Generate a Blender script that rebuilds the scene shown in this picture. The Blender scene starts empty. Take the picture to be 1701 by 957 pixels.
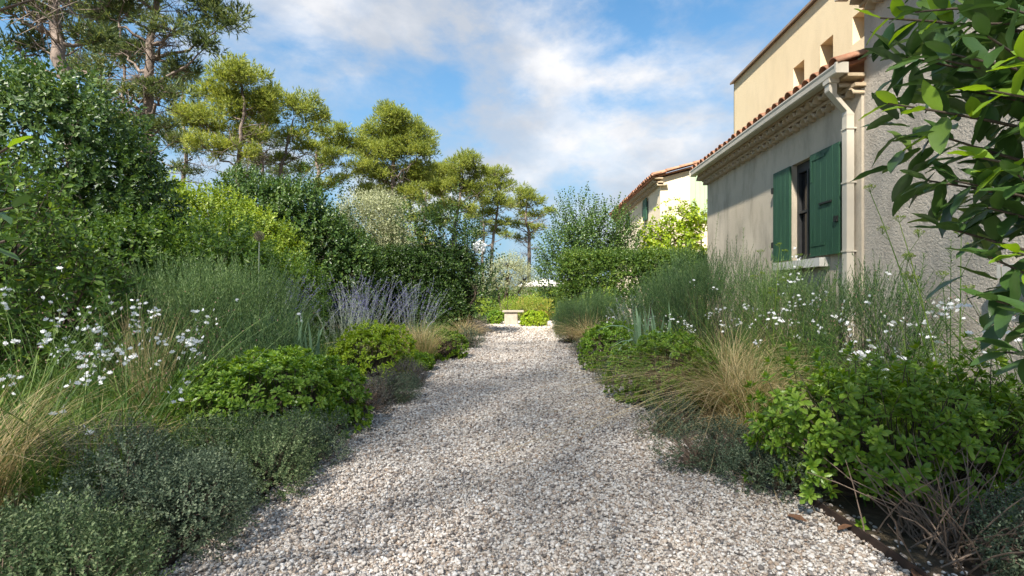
import bpy, math, random
import numpy as np

# ------------------------------------------------------------------ camera, sky, sun, exposure
sc = bpy.context.scene
R = math.radians
F, HX, HY, CAMZ = 850.0, 870.0, 490.0, 1.0           # focal length (px of a 1701 px frame), vanishing point, eye height
cam = bpy.data.cameras.new('camera'); cam_o = bpy.data.objects.new('camera', cam)
sc.collection.objects.link(cam_o); sc.camera = cam_o
cam.sensor_width = 36.0; cam.lens = F / 1701 * 36.0
cam.shift_x = (850.5 - HX) / 1701; cam.shift_y = (HY - 478.5) / 1701
cam.clip_start = 0.05; cam.clip_end = 3000
cam_o.location = (0, 0, CAMZ); cam_o.rotation_euler = (R(90), 0, 0)

SUN_EL, SUN_AZ = 48.0, 24.0                          # azimuth from behind the camera towards its left
world = bpy.data.worlds.new('World'); sc.world = world; world.use_nodes = True
wn, wl = world.node_tree.nodes, world.node_tree.links
wn.clear()
def wnode(t, **k):
    n = wn.new(t)
    for a, v in k.items(): setattr(n, a, v)
    return n
wout = wnode('ShaderNodeOutputWorld'); wbg = wnode('ShaderNodeBackground')
sky = wnode('ShaderNodeTexSky', sky_type='NISHITA', sun_disc=False)
sky.sun_elevation = R(SUN_EL); sky.sun_rotation = R(180 + SUN_AZ)
sky.air_density = 1.0; sky.dust_density = 0.0; sky.ozone_density = 1.0
tc = wnode('ShaderNodeTexCoord'); sep = wnode('ShaderNodeSeparateXYZ')
wl.new(tc.outputs['Generated'], sep.inputs[0])
def wmath(op, a, b=None, c=None):
    n = wnode('ShaderNodeMath', operation=op)
    for i, v in enumerate((a, b, c)):
        if v is None: continue
        if isinstance(v, (int, float)): n.inputs[i].default_value = v
        else: wl.new(v, n.inputs[i])
    return n.outputs[0]
def cloud(scale, off, detail, rough, lo, hi, squash=1.7):
    mp = wnode('ShaderNodeMapping'); mp.inputs['Location'].default_value = off
    mp.inputs['Rotation'].default_value = (R(20), R(12), R(25)); mp.inputs['Scale'].default_value = (1.0, 1.0, squash)
    wl.new(tc.outputs['Generated'], mp.inputs[0])
    nz = wnode('ShaderNodeTexNoise'); nz.inputs['Scale'].default_value = scale; nz.inputs['Detail'].default_value = detail
    nz.inputs['Roughness'].default_value = rough; nz.inputs['Distortion'].default_value = 0.15
    wl.new(mp.outputs[0], nz.inputs['Vector'])
    mr = wnode('ShaderNodeMapRange', interpolation_type='SMOOTHSTEP')
    mr.inputs['From Min'].default_value = lo; mr.inputs['From Max'].default_value = hi
    wl.new(nz.outputs['Fac'], mr.inputs['Value'])
    return mr.outputs[0]
c1 = cloud(2.0, (0.4, 6.1, 0), 10, 0.58, 0.45, 0.60)              # large soft banks
c2 = cloud(6.5, (7.3, 4.2, 2.0), 9, 0.6, 0.42, 0.74)             # small torn wisps
fac = wmath('MINIMUM', wmath('ADD', wmath('MULTIPLY', c1, 0.72), wmath('MULTIPLY', c2, 0.42)), 0.95)
hz = wnode('ShaderNodeMapRange', interpolation_type='SMOOTHSTEP')   # thin cloud veil thickening to the horizon
hz.inputs['From Min'].default_value = 0.55; hz.inputs['From Max'].default_value = 0.0; wl.new(sep.outputs['Z'], hz.inputs['Value'])
shade = cloud(3.2, (1.0, 9.0, 4.0), 8, 0.55, 0.36, 0.66)
cc = wnode('ShaderNodeMix', data_type='RGBA'); wl.new(shade, cc.inputs['Factor'])
cc.inputs['A'].default_value = (1.95, 2.1, 2.35, 1); cc.inputs['B'].default_value = (3.55, 3.5, 3.5, 1)
tint = wnode('ShaderNodeMix', data_type='RGBA', blend_type='MULTIPLY'); tint.inputs['Factor'].default_value = 1.0
wl.new(sky.outputs[0], tint.inputs['A']); tint.inputs['B'].default_value = (0.42, 0.66, 0.73, 1)
veil = wnode('ShaderNodeMix', data_type='RGBA'); wl.new(wmath('MULTIPLY', hz.outputs[0], 0.93), veil.inputs['Factor'])
wl.new(tint.outputs['Result'], veil.inputs['A']); veil.inputs['B'].default_value = (1.05, 1.62, 2.2, 1)
mix = wnode('ShaderNodeMix', data_type='RGBA')
wl.new(fac, mix.inputs['Factor']); wl.new(veil.outputs['Result'], mix.inputs['A']); wl.new(cc.outputs['Result'], mix.inputs['B'])
wl.new(mix.outputs['Result'], wbg.inputs['Color']); wbg.inputs['Strength'].default_value = 0.102
wl.new(wbg.outputs[0], wout.inputs['Surface'])

sun = bpy.data.lights.new('sun', 'SUN'); sun.energy = 4.2; sun.angle = R(1.6); sun.color = (1.0, 0.94, 0.84)
sun_o = bpy.data.objects.new('sun', sun); sc.collection.objects.link(sun_o)
sun_o.rotation_euler = (R(90 - SUN_EL), 0, R(-SUN_AZ)); sun_o.location = (-8, -20, 25)
vs = sc.view_settings
vs.view_transform = 'Standard'; vs.look = 'None'; vs.gamma = 1.0; vs.use_curve_mapping = False; vs.exposure = 1.62
sc.render.engine = 'CYCLES'; sc.cycles.use_denoising = True
sc.cycles.max_bounces = 8; sc.cycles.diffuse_bounces = 4; sc.cycles.transmission_bounces = 4; sc.cycles.glossy_bounces = 2
try: sc.cycles.denoiser = 'OPENIMAGEDENOISE'
except Exception: pass

# ------------------------------------------------------------------ helpers
COL = sc.collection
rng = np.random.default_rng(7)
def at(px, py, Y): return np.array([(px - HX) * Y / F, Y, CAMZ - (py - HY) * Y / F])
def unit(a): return a / np.maximum(np.linalg.norm(a, axis=-1, keepdims=True), 1e-9)
def rdir(r, n): return unit(r.normal(size=(n, 3)))

class MB:
    """collects vertices, triangles and quads with material slots; build() makes ONE mesh object"""
    def __init__(s): s.V = []; s.T = []; s.Q = []; s.TM = []; s.QM = []; s.n = 0
    def add(s, v, t=None, q=None, m=0):
        v = np.asarray(v, float).reshape(-1, 3)
        if t is not None and len(t): t = np.asarray(t, int).reshape(-1, 3); s.T.append(t + s.n); s.TM.append(np.broadcast_to(m, (len(t),)) if np.ndim(m) == 0 else m)
        if q is not None and len(q): q = np.asarray(q, int).reshape(-1, 4); s.Q.append(q + s.n); s.QM.append(np.broadcast_to(m, (len(q),)) if np.ndim(m) == 0 else m)
        s.V.append(v); s.n += len(v); return s
    def tm(s):
        e3, e4 = np.zeros((0, 3), int), np.zeros((0, 4), int); e = np.zeros(0, int)
        return (np.concatenate(s.V), np.concatenate(s.T) if s.T else e3, np.concatenate(s.TM) if s.T else e,
                np.concatenate(s.Q) if s.Q else e4, np.concatenate(s.QM) if s.Q else e)
    def inst(s, tm, P, D, N, S):
        v, t, tmm, q, qm = tm; P = np.asarray(P, float); n = len(P)
        if n == 0: return s
        Z = unit(np.asarray(D, float)); N = np.asarray(N, float)
        Y = N - (N * Z).sum(-1, keepdims=True) * Z
        bad = np.linalg.norm(Y, axis=1) < 1e-4
        if bad.any(): Y[bad] = np.cross(Z[bad], [1, 0.3, 0.2])
        Y = unit(Y); X = np.cross(Y, Z)
        S = np.broadcast_to(np.asarray(S, float), (n,))[:, None, None]
        W = P[:, None] + S * (v[None, :, 0:1] * X[:, None] + v[None, :, 1:2] * Y[:, None] + v[None, :, 2:3] * Z[:, None])
        off = (np.arange(n) * len(v))[:, None, None]
        if len(t): s.T.append((t[None] + off + s.n).reshape(-1, 3)); s.TM.append(np.tile(tmm, n))
        if len(q): s.Q.append((q[None] + off + s.n).reshape(-1, 4)); s.QM.append(np.tile(qm, n))
        s.V.append(W.reshape(-1, 3)); s.n += n * len(v); return s
    def insts(s, tms, P, D, N, S, r):
        k = r.integers(len(tms), size=len(P)); S = np.broadcast_to(S, (len(P),))
        for i, t in enumerate(tms):
            j = k == i
            if j.any(): s.inst(t, P[j], D[j], N[j], S[j])
        return s
    def tubes(s, C, Rr, sides=3, m=0):
        """C (n,k,3) centre lines, Rr (n,k) radii"""
        C = np.asarray(C, float); n, k, _ = C.shape; Rr = np.broadcast_to(np.asarray(Rr, float), (n, k))
        Tn = unit(np.gradient(C, axis=1)); ref = np.where(np.abs(Tn[:, :1, 2:3]) > .8, np.array([1., 0.2, 0]), np.array([0, 0.1, 1.]))
        A = unit(np.cross(Tn, np.broadcast_to(ref, Tn.shape))); B = np.cross(Tn, A)
        an = np.arange(sides) * 2 * np.pi / sides
        V = C[:, :, None] + Rr[:, :, None, None] * (np.cos(an)[None, None, :, None] * A[:, :, None] + np.sin(an)[None, None, :, None] * B[:, :, None])
        i = np.arange(k - 1)[:, None] * sides; a = np.arange(sides)[None]; b = (a + 1) % sides
        q = np.stack([i + a, i + b, i + sides + b, i + sides + a], -1).reshape(-1, 4)
        q = (q[None] + (np.arange(n) * k * sides)[:, None, None]).reshape(-1, 4)
        return s.add(V.reshape(-1, 3), q=q, m=m)
    def tube(s, pts, radii, sides=8, m=0): return s.tubes(np.asarray(pts, float)[None], np.asarray(radii, float)[None], sides, m)
    def ribbons(s, C, W, side, m=0):
        """C (n,k,3) centre lines, W (n,k) widths, side (n,3) width direction"""
        C = np.asarray(C, float); n, k, _ = C.shape; W = np.broadcast_to(W, (n, k))[:, :, None]
        L = C - side[:, None] * W / 2; Rg = C + side[:, None] * W / 2
        V = np.stack([L, Rg], 2).reshape(n, 2 * k, 3)
        i = np.arange(k - 1)[:, None] * 2
        q = np.concatenate([i, i + 1, i + 3, i + 2], 1)
        q = (q[None] + (np.arange(n) * 2 * k)[:, None, None]).reshape(-1, 4)
        return s.add(V.reshape(-1, 3), q=q, m=m)
    def box(s, x0, x1, y0, y1, z0, z1, m=0):
        v = [(x, y, z) for z in (z0, z1) for y in (y0, y1) for x in (x0, x1)]
        return s.add(v, q=[(0, 2, 3, 1), (4, 5, 7, 6), (0, 1, 5, 4), (2, 6, 7, 3), (0, 4, 6, 2), (1, 3, 7, 5)], m=m)
    def extrude(s, prof, axis, a, b, m=0):
        """closed profile of 2-D points swept along an axis from a to b"""
        n = len(prof); V = []
        for t in (a, b):
            for p in prof: V.append({'x': (t, p[0], p[1]), 'y': (p[0], t, p[1]), 'z': (p[0], p[1], t)}[axis])
        q = [(i, (i + 1) % n, n + (i + 1) % n, n + i) for i in range(n)]
        s.add(V, q=q, m=m)
        c0 = np.mean(V[:n], 0); c1 = np.mean(V[n:], 0)
        s.add(list(V[:n]) + [c0], t=[(i, (i + 1) % n, n) for i in range(n)], m=m)
        s.add(list(V[n:]) + [c1], t=[((i + 1) % n, i, n) for i in range(n)], m=m); return s
    def mesh(s, name, mats, smooth=False):
        V, T, TM_, Q, QM_ = s.tm()
        me = bpy.data.meshes.new(name); me.vertices.add(len(V)); me.vertices.foreach_set('co', V.astype(np.float32).ravel())
        li = np.concatenate([T.ravel(), Q.ravel()]).astype(np.int32)
        st = np.concatenate([np.arange(len(T)) * 3, len(T) * 3 + np.arange(len(Q)) * 4]).astype(np.int32)
        me.loops.add(len(li)); me.loops.foreach_set('vertex_index', li)
        me.polygons.add(len(st)); me.polygons.foreach_set('loop_start', st)
        me.polygons.foreach_set('material_index', np.concatenate([TM_, QM_]).astype(np.int32))
        me.polygons.foreach_set('use_smooth', np.full(len(st), bool(smooth)))
        for m in (mats if isinstance(mats, (list, tuple)) else [mats]): me.materials.append(m)
        me.update(calc_edges=True); return me
    def build(s, name, mats, parent=None, smooth=False, kind=None):
        o = bpy.data.objects.new(name, s.mesh(name, mats, smooth)); COL.objects.link(o)
        if parent is not None: o.parent = parent
        if kind: o['kind'] = kind
        return o
def put(name, me, parent, loc=(0, 0, 0), rot=(0, 0, 0), scale=1.0):
    o = bpy.data.objects.new(name, me); COL.objects.link(o); o.parent = parent; o.location = loc; o.rotation_euler = rot
    o.scale = (scale,) * 3 if np.ndim(scale) == 0 else scale
    return o
def put_frame(name, me, parent, P, D, N, S):
    from mathutils import Matrix
    Z = unit(np.asarray(D, float)); Y = np.asarray(N, float); Y = Y - Y.dot(Z) * Z
    if np.linalg.norm(Y) < 1e-4: Y = np.cross(Z, [1, .3, .2])
    Y = unit(Y); X = np.cross(Y, Z); M = np.eye(4)
    M[:3, 0] = X * S; M[:3, 1] = Y * S; M[:3, 2] = Z * S; M[:3, 3] = P
    o = bpy.data.objects.new(name, me); COL.objects.link(o); o.parent = parent; o.matrix_local = Matrix(M.tolist()); return o
def tag(o, label, cat, group=None):
    o['label'] = label; o['category'] = cat
    if group: o['group'] = group
    return o
def thing(name, label, cat, loc=(0, 0, 0), group=None, rz=0.0):
    o = bpy.data.objects.new(name, None); COL.objects.link(o); o.location = loc; o.rotation_euler = (0, 0, rz); o.empty_display_size = 0.2
    return tag(o, label, cat, group)
def structure(o): o['kind'] = 'structure'; return o

# ------------------------------------------------------------------ materials
def mat_base(name):
    m = bpy.data.materials.new(name); m.use_nodes = True; n = m.node_tree.nodes; n.clear()
    return m, n, m.node_tree.links, n.new('ShaderNodeOutputMaterial')
def ramp(n, stops, mode='LINEAR'):
    r = n.new('ShaderNodeValToRGB'); r.color_ramp.interpolation = mode; e = r.color_ramp.elements
    while len(e) < len(stops): e.new(0.5)
    for i, (p, c) in enumerate(stops): e[i].position = p; e[i].color = (*c, 1)
    return r
def leaf_mat(name, stops, transl=0.3, rough=0.45, spec=0.4, clump=1.2):
    stops = [(p_, tuple(min(.85, ch * 1.2) for ch in c_)) for p_, c_ in stops]
    m, n, l, out = mat_base(name)
    g = n.new('ShaderNodeNewGeometry'); oc = n.new('ShaderNodeTexCoord'); nz = n.new('ShaderNodeTexNoise')
    nz.inputs['Scale'].default_value = clump; nz.inputs['Detail'].default_value = 2; l.new(oc.outputs['Object'], nz.inputs['Vector'])
    a = n.new('ShaderNodeMath'); a.operation = 'MULTIPLY_ADD'; l.new(nz.outputs['Fac'], a.inputs[0]); a.inputs[1].default_value = 0.9; a.inputs[2].default_value = -0.45
    b = n.new('ShaderNodeMath'); b.operation = 'ADD'; b.use_clamp = True; l.new(g.outputs['Random Per Island'], b.inputs[0]); l.new(a.outputs[0], b.inputs[1])
    r = ramp(n, stops); l.new(b.outputs[0], r.inputs[0])
    p = n.new('ShaderNodeBsdfPrincipled'); l.new(r.outputs[0], p.inputs['Base Color']); p.inputs['Roughness'].default_value = rough; p.inputs['Specular IOR Level'].default_value = spec
    if transl > 0:
        t = n.new('ShaderNodeBsdfTranslucent'); hs = n.new('ShaderNodeHueSaturation'); hs.inputs['Hue'].default_value = 0.485; hs.inputs['Saturation'].default_value = 1.1; hs.inputs['Value'].default_value = 1.5
        l.new(r.outputs[0], hs.inputs['Color']); l.new(hs.outputs[0], t.inputs[0])
        mx = n.new('ShaderNodeMixShader'); mx.inputs[0].default_value = transl; l.new(p.outputs[0], mx.inputs[1]); l.new(t.outputs[0], mx.inputs[2]); l.new(mx.outputs[0], out.inputs[0])
    else: l.new(p.outputs[0], out.inputs[0])
    return m
def plain_mat(name, stops, scale=8.0, rough=0.8, bump=0.0, bscale=60.0, spec=0.3, stretch=(1, 1, 1), bdist=0.01, detail=6):
    m, n, l, out = mat_base(name)
    oc = n.new('ShaderNodeTexCoord'); mp = n.new('ShaderNodeMapping'); mp.inputs['Scale'].default_value = stretch; l.new(oc.outputs['Object'], mp.inputs[0])
    nz = n.new('ShaderNodeTexNoise'); nz.inputs['Scale'].default_value = scale; nz.inputs['Detail'].default_value = detail; nz.inputs['Roughness'].default_value = 0.6; l.new(mp.outputs[0], nz.inputs['Vector'])
    r = ramp(n, stops); l.new(nz.outputs['Fac'], r.inputs[0])
    p = n.new('ShaderNodeBsdfPrincipled'); l.new(r.outputs[0], p.inputs['Base Color']); p.inputs['Roughness'].default_value = rough; p.inputs['Specular IOR Level'].default_value = spec
    if bump:
        nb = n.new('ShaderNodeTexNoise'); nb.inputs['Scale'].default_value = bscale; nb.inputs['Detail'].default_value = 4; l.new(mp.outputs[0], nb.inputs['Vector'])
        bp = n.new('ShaderNodeBump'); bp.inputs['Strength'].default_value = bump; bp.inputs['Distance'].default_value = bdist; l.new(nb.outputs['Fac'], bp.inputs['Height']); l.new(bp.outputs[0], p.inputs['Normal'])
    l.new(p.outputs[0], out.inputs[0]); return m
def stucco_mat(name, ca, cb, grain, strength, dist, stain=0.5):
    m, n, l, out = mat_base(name)
    oc = n.new('ShaderNodeTexCoord')
    n1 = n.new('ShaderNodeTexNoise'); n1.inputs['Scale'].default_value = 1.3; n1.inputs['Detail'].default_value = 6; l.new(oc.outputs['Object'], n1.inputs['Vector'])
    mp = n.new('ShaderNodeMapping'); mp.inputs['Scale'].default_value = (2.2, 2.2, 0.8); l.new(oc.outputs['Object'], mp.inputs[0])
    n2 = n.new('ShaderNodeTexNoise'); n2.inputs['Scale'].default_value = 1.6; n2.inputs['Detail'].default_value = 7; n2.inputs['Roughness'].default_value = 0.65; l.new(mp.outputs[0], n2.inputs['Vector'])
    r1 = ramp(n, [(0.25, ca), (0.8, cb)]); l.new(n1.outputs['Fac'], r1.inputs[0])
    r2 = ramp(n, [(0.30, (1 - stain,) * 3), (0.55, (1, 1, 1))]); l.new(n2.outputs['Fac'], r2.inputs[0])
    mu = n.new('ShaderNodeMix'); mu.data_type = 'RGBA'; mu.blend_type = 'MULTIPLY'; mu.inputs['Factor'].default_value = 1.0
    l.new(r1.outputs[0], mu.inputs['A']); l.new(r2.outputs[0], mu.inputs['B'])
    n3 = n.new('ShaderNodeTexNoise'); n3.inputs['Scale'].default_value = grain; n3.inputs['Detail'].default_value = 3; n3.inputs['Distortion'].default_value = 0.7; l.new(oc.outputs['Object'], n3.inputs['Vector'])
    bp = n.new('ShaderNodeBump'); bp.inputs['Strength'].default_value = strength; bp.inputs['Distance'].default_value = dist; l.new(n3.outputs['Fac'], bp.inputs['Height'])
    p = n.new('ShaderNodeBsdfPrincipled'); p.inputs['Roughness'].default_value = 0.95; p.inputs['Specular IOR Level'].default_value = 0.1
    l.new(mu.outputs['Result'], p.inputs['Base Color']); l.new(bp.outputs[0], p.inputs['Normal']); l.new(p.outputs[0], out.inputs[0]); return m

MT = dict(
    wood=plain_mat('twig_bark', [(0.3, (0.055, 0.04, 0.03)), (0.8, (0.13, 0.10, 0.075))], 20, 0.9, 0.6, 80),
    dead=plain_mat('dry_twig', [(0.3, (0.16, 0.115, 0.085)), (0.8, (0.32, 0.24, 0.18))], 30, 0.9),
    pine_bark=plain_mat('pine_bark', [(0.3, (0.10, 0.075, 0.06)), (0.7, (0.27, 0.215, 0.18))], 5, 0.95, 1.0, 22, stretch=(1, 1, .3), bdist=.03),
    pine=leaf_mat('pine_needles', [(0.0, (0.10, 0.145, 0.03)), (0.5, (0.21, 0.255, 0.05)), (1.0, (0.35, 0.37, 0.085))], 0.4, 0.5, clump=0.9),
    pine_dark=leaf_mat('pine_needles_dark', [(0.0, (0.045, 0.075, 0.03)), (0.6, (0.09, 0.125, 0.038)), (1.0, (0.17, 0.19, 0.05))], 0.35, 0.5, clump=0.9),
    thyme=leaf_mat('thyme_leaves', [(0.0, (0.036, 0.056, 0.03)), (0.55, (0.085, 0.118, 0.066)), (1.0, (0.21, 0.245, 0.15))], 0.15, 0.6, 0.25, 5),
    thyme_g=leaf_mat('thyme_leaves_green', [(0.0, (0.04, 0.07, 0.026)), (0.55, (0.095, 0.14, 0.055)), (1.0, (0.23, 0.27, 0.13))], 0.15, 0.6, 0.25, 6),
    thyme_o=leaf_mat('thyme_leaves_old', [(0.0, (0.055, 0.055, 0.036)), (0.55, (0.10, 0.112, 0.066)), (1.0, (0.20, 0.21, 0.13))], 0.15, 0.6, 0.25, 6),
    heath=leaf_mat('thyme_brown', [(0.0, (0.06, 0.05, 0.045)), (0.6, (0.11, 0.10, 0.085)), (1.0, (0.17, 0.165, 0.13))], 0.1, 0.7, 0.2, 9),
    pitto=leaf_mat('glossy_leaves', [(0.0, (0.05, 0.12, 0.012)), (0.5, (0.12, 0.22, 0.02)), (1.0, (0.24, 0.34, 0.035))], 0.28, 0.38, 0.45, 3),
    pitto_y=leaf_mat('yellow_leaves', [(0.0, (0.11, 0.19, 0.014)), (0.5, (0.23, 0.33, 0.022)), (1.0, (0.37, 0.45, 0.04))], 0.3, 0.4, 0.4, 3),
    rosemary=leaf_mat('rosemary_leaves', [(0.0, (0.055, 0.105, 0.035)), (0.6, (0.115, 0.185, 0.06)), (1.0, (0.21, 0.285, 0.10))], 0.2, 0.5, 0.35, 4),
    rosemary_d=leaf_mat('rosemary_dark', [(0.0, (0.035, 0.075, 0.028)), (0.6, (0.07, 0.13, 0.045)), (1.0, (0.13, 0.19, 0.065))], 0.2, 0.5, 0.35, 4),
    herb=leaf_mat('herb_leaves', [(0.0, (0.05, 0.10, 0.02)), (0.6, (0.10, 0.18, 0.035)), (1.0, (0.19, 0.27, 0.05))], 0.35, 0.5, 0.3, 3),
    weed=leaf_mat('horseweed_leaves', [(0.0, (0.05, 0.11, 0.03)), (0.6, (0.09, 0.17, 0.045)), (1.0, (0.16, 0.26, 0.06))], 0.35, 0.5, 0.3, 3),
    iris=leaf_mat('iris_blades', [(0.0, (0.10, 0.18, 0.10)), (0.6, (0.16, 0.25, 0.14)), (1.0, (0.27, 0.34, 0.18))], 0.25, 0.5, 0.3, 3),
    straw=leaf_mat('straw_blades', [(0.0, (0.26, 0.20, 0.085)), (0.5, (0.45, 0.355, 0.17)), (1.0, (0.66, 0.53, 0.30))], 0.3, 0.6, 0.3, 2),
    grass=leaf_mat('green_blades', [(0.0, (0.06, 0.11, 0.03)), (0.6, (0.12, 0.18, 0.045)), (1.0, (0.24, 0.28, 0.08))], 0.35, 0.5, 0.3, 2),
    purple=leaf_mat('lavender_florets', [(0.0, (0.14, 0.13, 0.31)), (1.0, (0.30, 0.28, 0.51))], 0.25, 0.7, 0.2, 3),
    grey=leaf_mat('grey_stems', [(0.0, (0.20, 0.24, 0.17)), (1.0, (0.36, 0.39, 0.30))], 0.1, 0.7, 0.2, 3),
    petal=leaf_mat('white_petals', [(0.0, (0.78, 0.74, 0.74)), (1.0, (0.88, 0.87, 0.86))], 0.3, 0.6, 0.2, 3),
    bud=leaf_mat('pink_buds', [(0.0, (0.45, 0.20, 0.20)), (1.0, (0.62, 0.36, 0.33))], 0.2, 0.6, 0.2, 3),
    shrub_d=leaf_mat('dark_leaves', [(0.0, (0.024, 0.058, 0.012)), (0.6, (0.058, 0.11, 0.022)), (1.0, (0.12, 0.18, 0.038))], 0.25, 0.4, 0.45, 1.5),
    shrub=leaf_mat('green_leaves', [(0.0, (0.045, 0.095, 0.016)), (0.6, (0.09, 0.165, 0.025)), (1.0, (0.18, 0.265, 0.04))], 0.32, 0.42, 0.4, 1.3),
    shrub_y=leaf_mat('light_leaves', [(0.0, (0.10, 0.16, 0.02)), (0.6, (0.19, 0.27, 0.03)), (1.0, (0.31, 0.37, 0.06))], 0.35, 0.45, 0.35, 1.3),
    photinia=leaf_mat('bronze_leaves', [(0.0, (0.11, 0.16, 0.025)), (0.6, (0.22, 0.28, 0.04)), (0.9, (0.36, 0.32, 0.08)), (1.0, (0.42, 0.20, 0.08))], 0.35, 0.4, 0.4, 1.5),
    olive=leaf_mat('olive_leaves', [(0.0, (0.15, 0.17, 0.085)), (0.6, (0.28, 0.30, 0.16)), (1.0, (0.46, 0.47, 0.31))], 0.25, 0.5, 0.35, 1.3),
    vine=leaf_mat('vine_leaves', [(0.0, (0.10, 0.17, 0.012)), (0.6, (0.21, 0.30, 0.018)), (1.0, (0.34, 0.40, 0.03))], 0.42, 0.45, 0.35, 1.5),
    bay=leaf_mat('bay_leaves', [(0.0, (0.022, 0.055, 0.016)), (0.6, (0.055, 0.11, 0.026)), (1.0, (0.11, 0.175, 0.035))], 0.22, 0.32, 0.5, 3),
    bay_y=leaf_mat('young_bay_leaves', [(0.0, (0.14, 0.25, 0.02)), (1.0, (0.23, 0.36, 0.04))], 0.4, 0.38, 0.45, 3),
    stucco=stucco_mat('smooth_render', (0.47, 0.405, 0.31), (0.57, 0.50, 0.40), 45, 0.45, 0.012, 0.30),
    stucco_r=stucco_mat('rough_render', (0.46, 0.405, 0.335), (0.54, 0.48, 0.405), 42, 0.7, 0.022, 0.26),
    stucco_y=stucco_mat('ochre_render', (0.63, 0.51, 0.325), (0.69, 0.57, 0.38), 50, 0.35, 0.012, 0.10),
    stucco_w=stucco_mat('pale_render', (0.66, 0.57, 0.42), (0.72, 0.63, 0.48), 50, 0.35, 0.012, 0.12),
    tile=plain_mat('terracotta', [(0.25, (0.20, 0.085, 0.05)), (0.5, (0.34, 0.15, 0.085)), (0.75, (0.42, 0.26, 0.17))], 4.5, 0.9, 0.4, 60),
    genoise=plain_mat('mortared_tile', [(0.25, (0.36, 0.27, 0.17)), (0.75, (0.52, 0.42, 0.29))], 6, 0.95, 0.5, 70),
    gutter=plain_mat('beige_gutter', [(0.3, (0.50, 0.45, 0.37)), (0.8, (0.58, 0.53, 0.44))], 3, 0.45, spec=0.4),
    green=plain_mat('green_paint', [(0.25, (0.023, 0.070, 0.040)), (0.8, (0.040, 0.102, 0.058))], 4, 0.5, 0.25, 90, stretch=(1, 6, .5)),
    green_p=plain_mat('pale_green_paint', [(0.25, (0.34, 0.44, 0.29)), (0.8, (0.40, 0.50, 0.35))], 4, 0.6),  # lighter green, for the gable shutters only
    iron=plain_mat('black_iron', [(0.3, (0.012, 0.014, 0.013)), (0.8, (0.03, 0.033, 0.03))], 30, 0.6),
    frame=plain_mat('grey_frame', [(0.3, (0.035, 0.035, 0.035)), (0.8, (0.06, 0.06, 0.06))], 10, 0.5),
    white=plain_mat('white_stone', [(0.3, (0.55, 0.52, 0.46)), (0.8, (0.66, 0.63, 0.57))], 8, 0.8, 0.3, 60),
    stone=plain_mat('pale_stone', [(0.3, (0.30, 0.26, 0.21)), (0.8, (0.46, 0.41, 0.34))], 7, 0.9, 0.5, 40),
    canvas=plain_mat('cream_canvas', [(0.3, (0.72, 0.68, 0.62)), (0.8, (0.78, 0.75, 0.70))], 6, 0.9),
    steel=plain_mat('rusted_edging', [(0.3, (0.03, 0.022, 0.018)), (0.8, (0.085, 0.05, 0.035))], 14, 0.8),
    deadleaf=plain_mat('brown_leaf', [(0.3, (0.11, 0.055, 0.03)), (0.8, (0.25, 0.13, 0.07))], 30, 0.8),
    allium=plain_mat('seed_head', [(0.3, (0.24, 0.20, 0.13)), (0.8, (0.40, 0.34, 0.24))], 40, 0.9),
    yellow=plain_mat('yellow_petal', [(0.3, (0.75, 0.50, 0.02)), (0.8, (0.85, 0.62, 0.05))], 30, 0.7),
)
def glass_mat():
    m, n, l, out = mat_base('window_glass'); p = n.new('ShaderNodeBsdfPrincipled'); p.inputs['Base Color'].default_value = (0.012, 0.012, 0.013, 1)
    p.inputs['Roughness'].default_value = 0.06; l.new(p.outputs[0], out.inputs[0]); return m
MT['glass'] = glass_mat()
def ground_mat():
    m, n, l, out = mat_base('earth_and_litter')
    oc = n.new('ShaderNodeTexCoord')
    a = n.new('ShaderNodeTexNoise'); a.inputs['Scale'].default_value = 22; a.inputs['Detail'].default_value = 9; a.inputs['Roughness'].default_value = .72; l.new(oc.outputs['Object'], a.inputs['Vector'])
    b = n.new('ShaderNodeTexNoise'); b.inputs['Scale'].default_value = .35; b.inputs['Detail'].default_value = 5; l.new(oc.outputs['Object'], b.inputs['Vector'])
    r1 = ramp(n, [(.3, (.05, .034, .022)), (.55, (.12, .085, .055)), (.75, (.24, .18, .12))]); l.new(a.outputs['Fac'], r1.inputs[0])
    r2 = ramp(n, [(.3, (.07, .085, .03)), (.7, (.22, .19, .09))]); l.new(a.outputs['Fac'], r2.inputs[0])
    rb = ramp(n, [(.46, (0, 0, 0)), (.62, (.8, .8, .8))]); l.new(b.outputs['Fac'], rb.inputs[0])
    mx = n.new('ShaderNodeMix'); mx.data_type = 'RGBA'; l.new(rb.outputs[0], mx.inputs['Factor']); l.new(r1.outputs[0], mx.inputs['A']); l.new(r2.outputs[0], mx.inputs['B'])
    bp = n.new('ShaderNodeBump'); bp.inputs['Strength'].default_value = .8; bp.inputs['Distance'].default_value = .03; l.new(a.outputs['Fac'], bp.inputs['Height'])
    p = n.new('ShaderNodeBsdfPrincipled'); p.inputs['Roughness'].default_value = .95; l.new(mx.outputs['Result'], p.inputs['Base Color']); l.new(bp.outputs[0], p.inputs['Normal']); l.new(p.outputs[0], out.inputs[0]); return m
STONE_STOPS = [(0.0, (.13, .115, .105)), (.12, (.28, .25, .23)), (.26, (.43, .33, .25)), (.38, (.53, .46, .39)), (.6, (.62, .56, .50)), (.8, (.71, .66, .60)), (1.0, (.80, .77, .73))]
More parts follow.
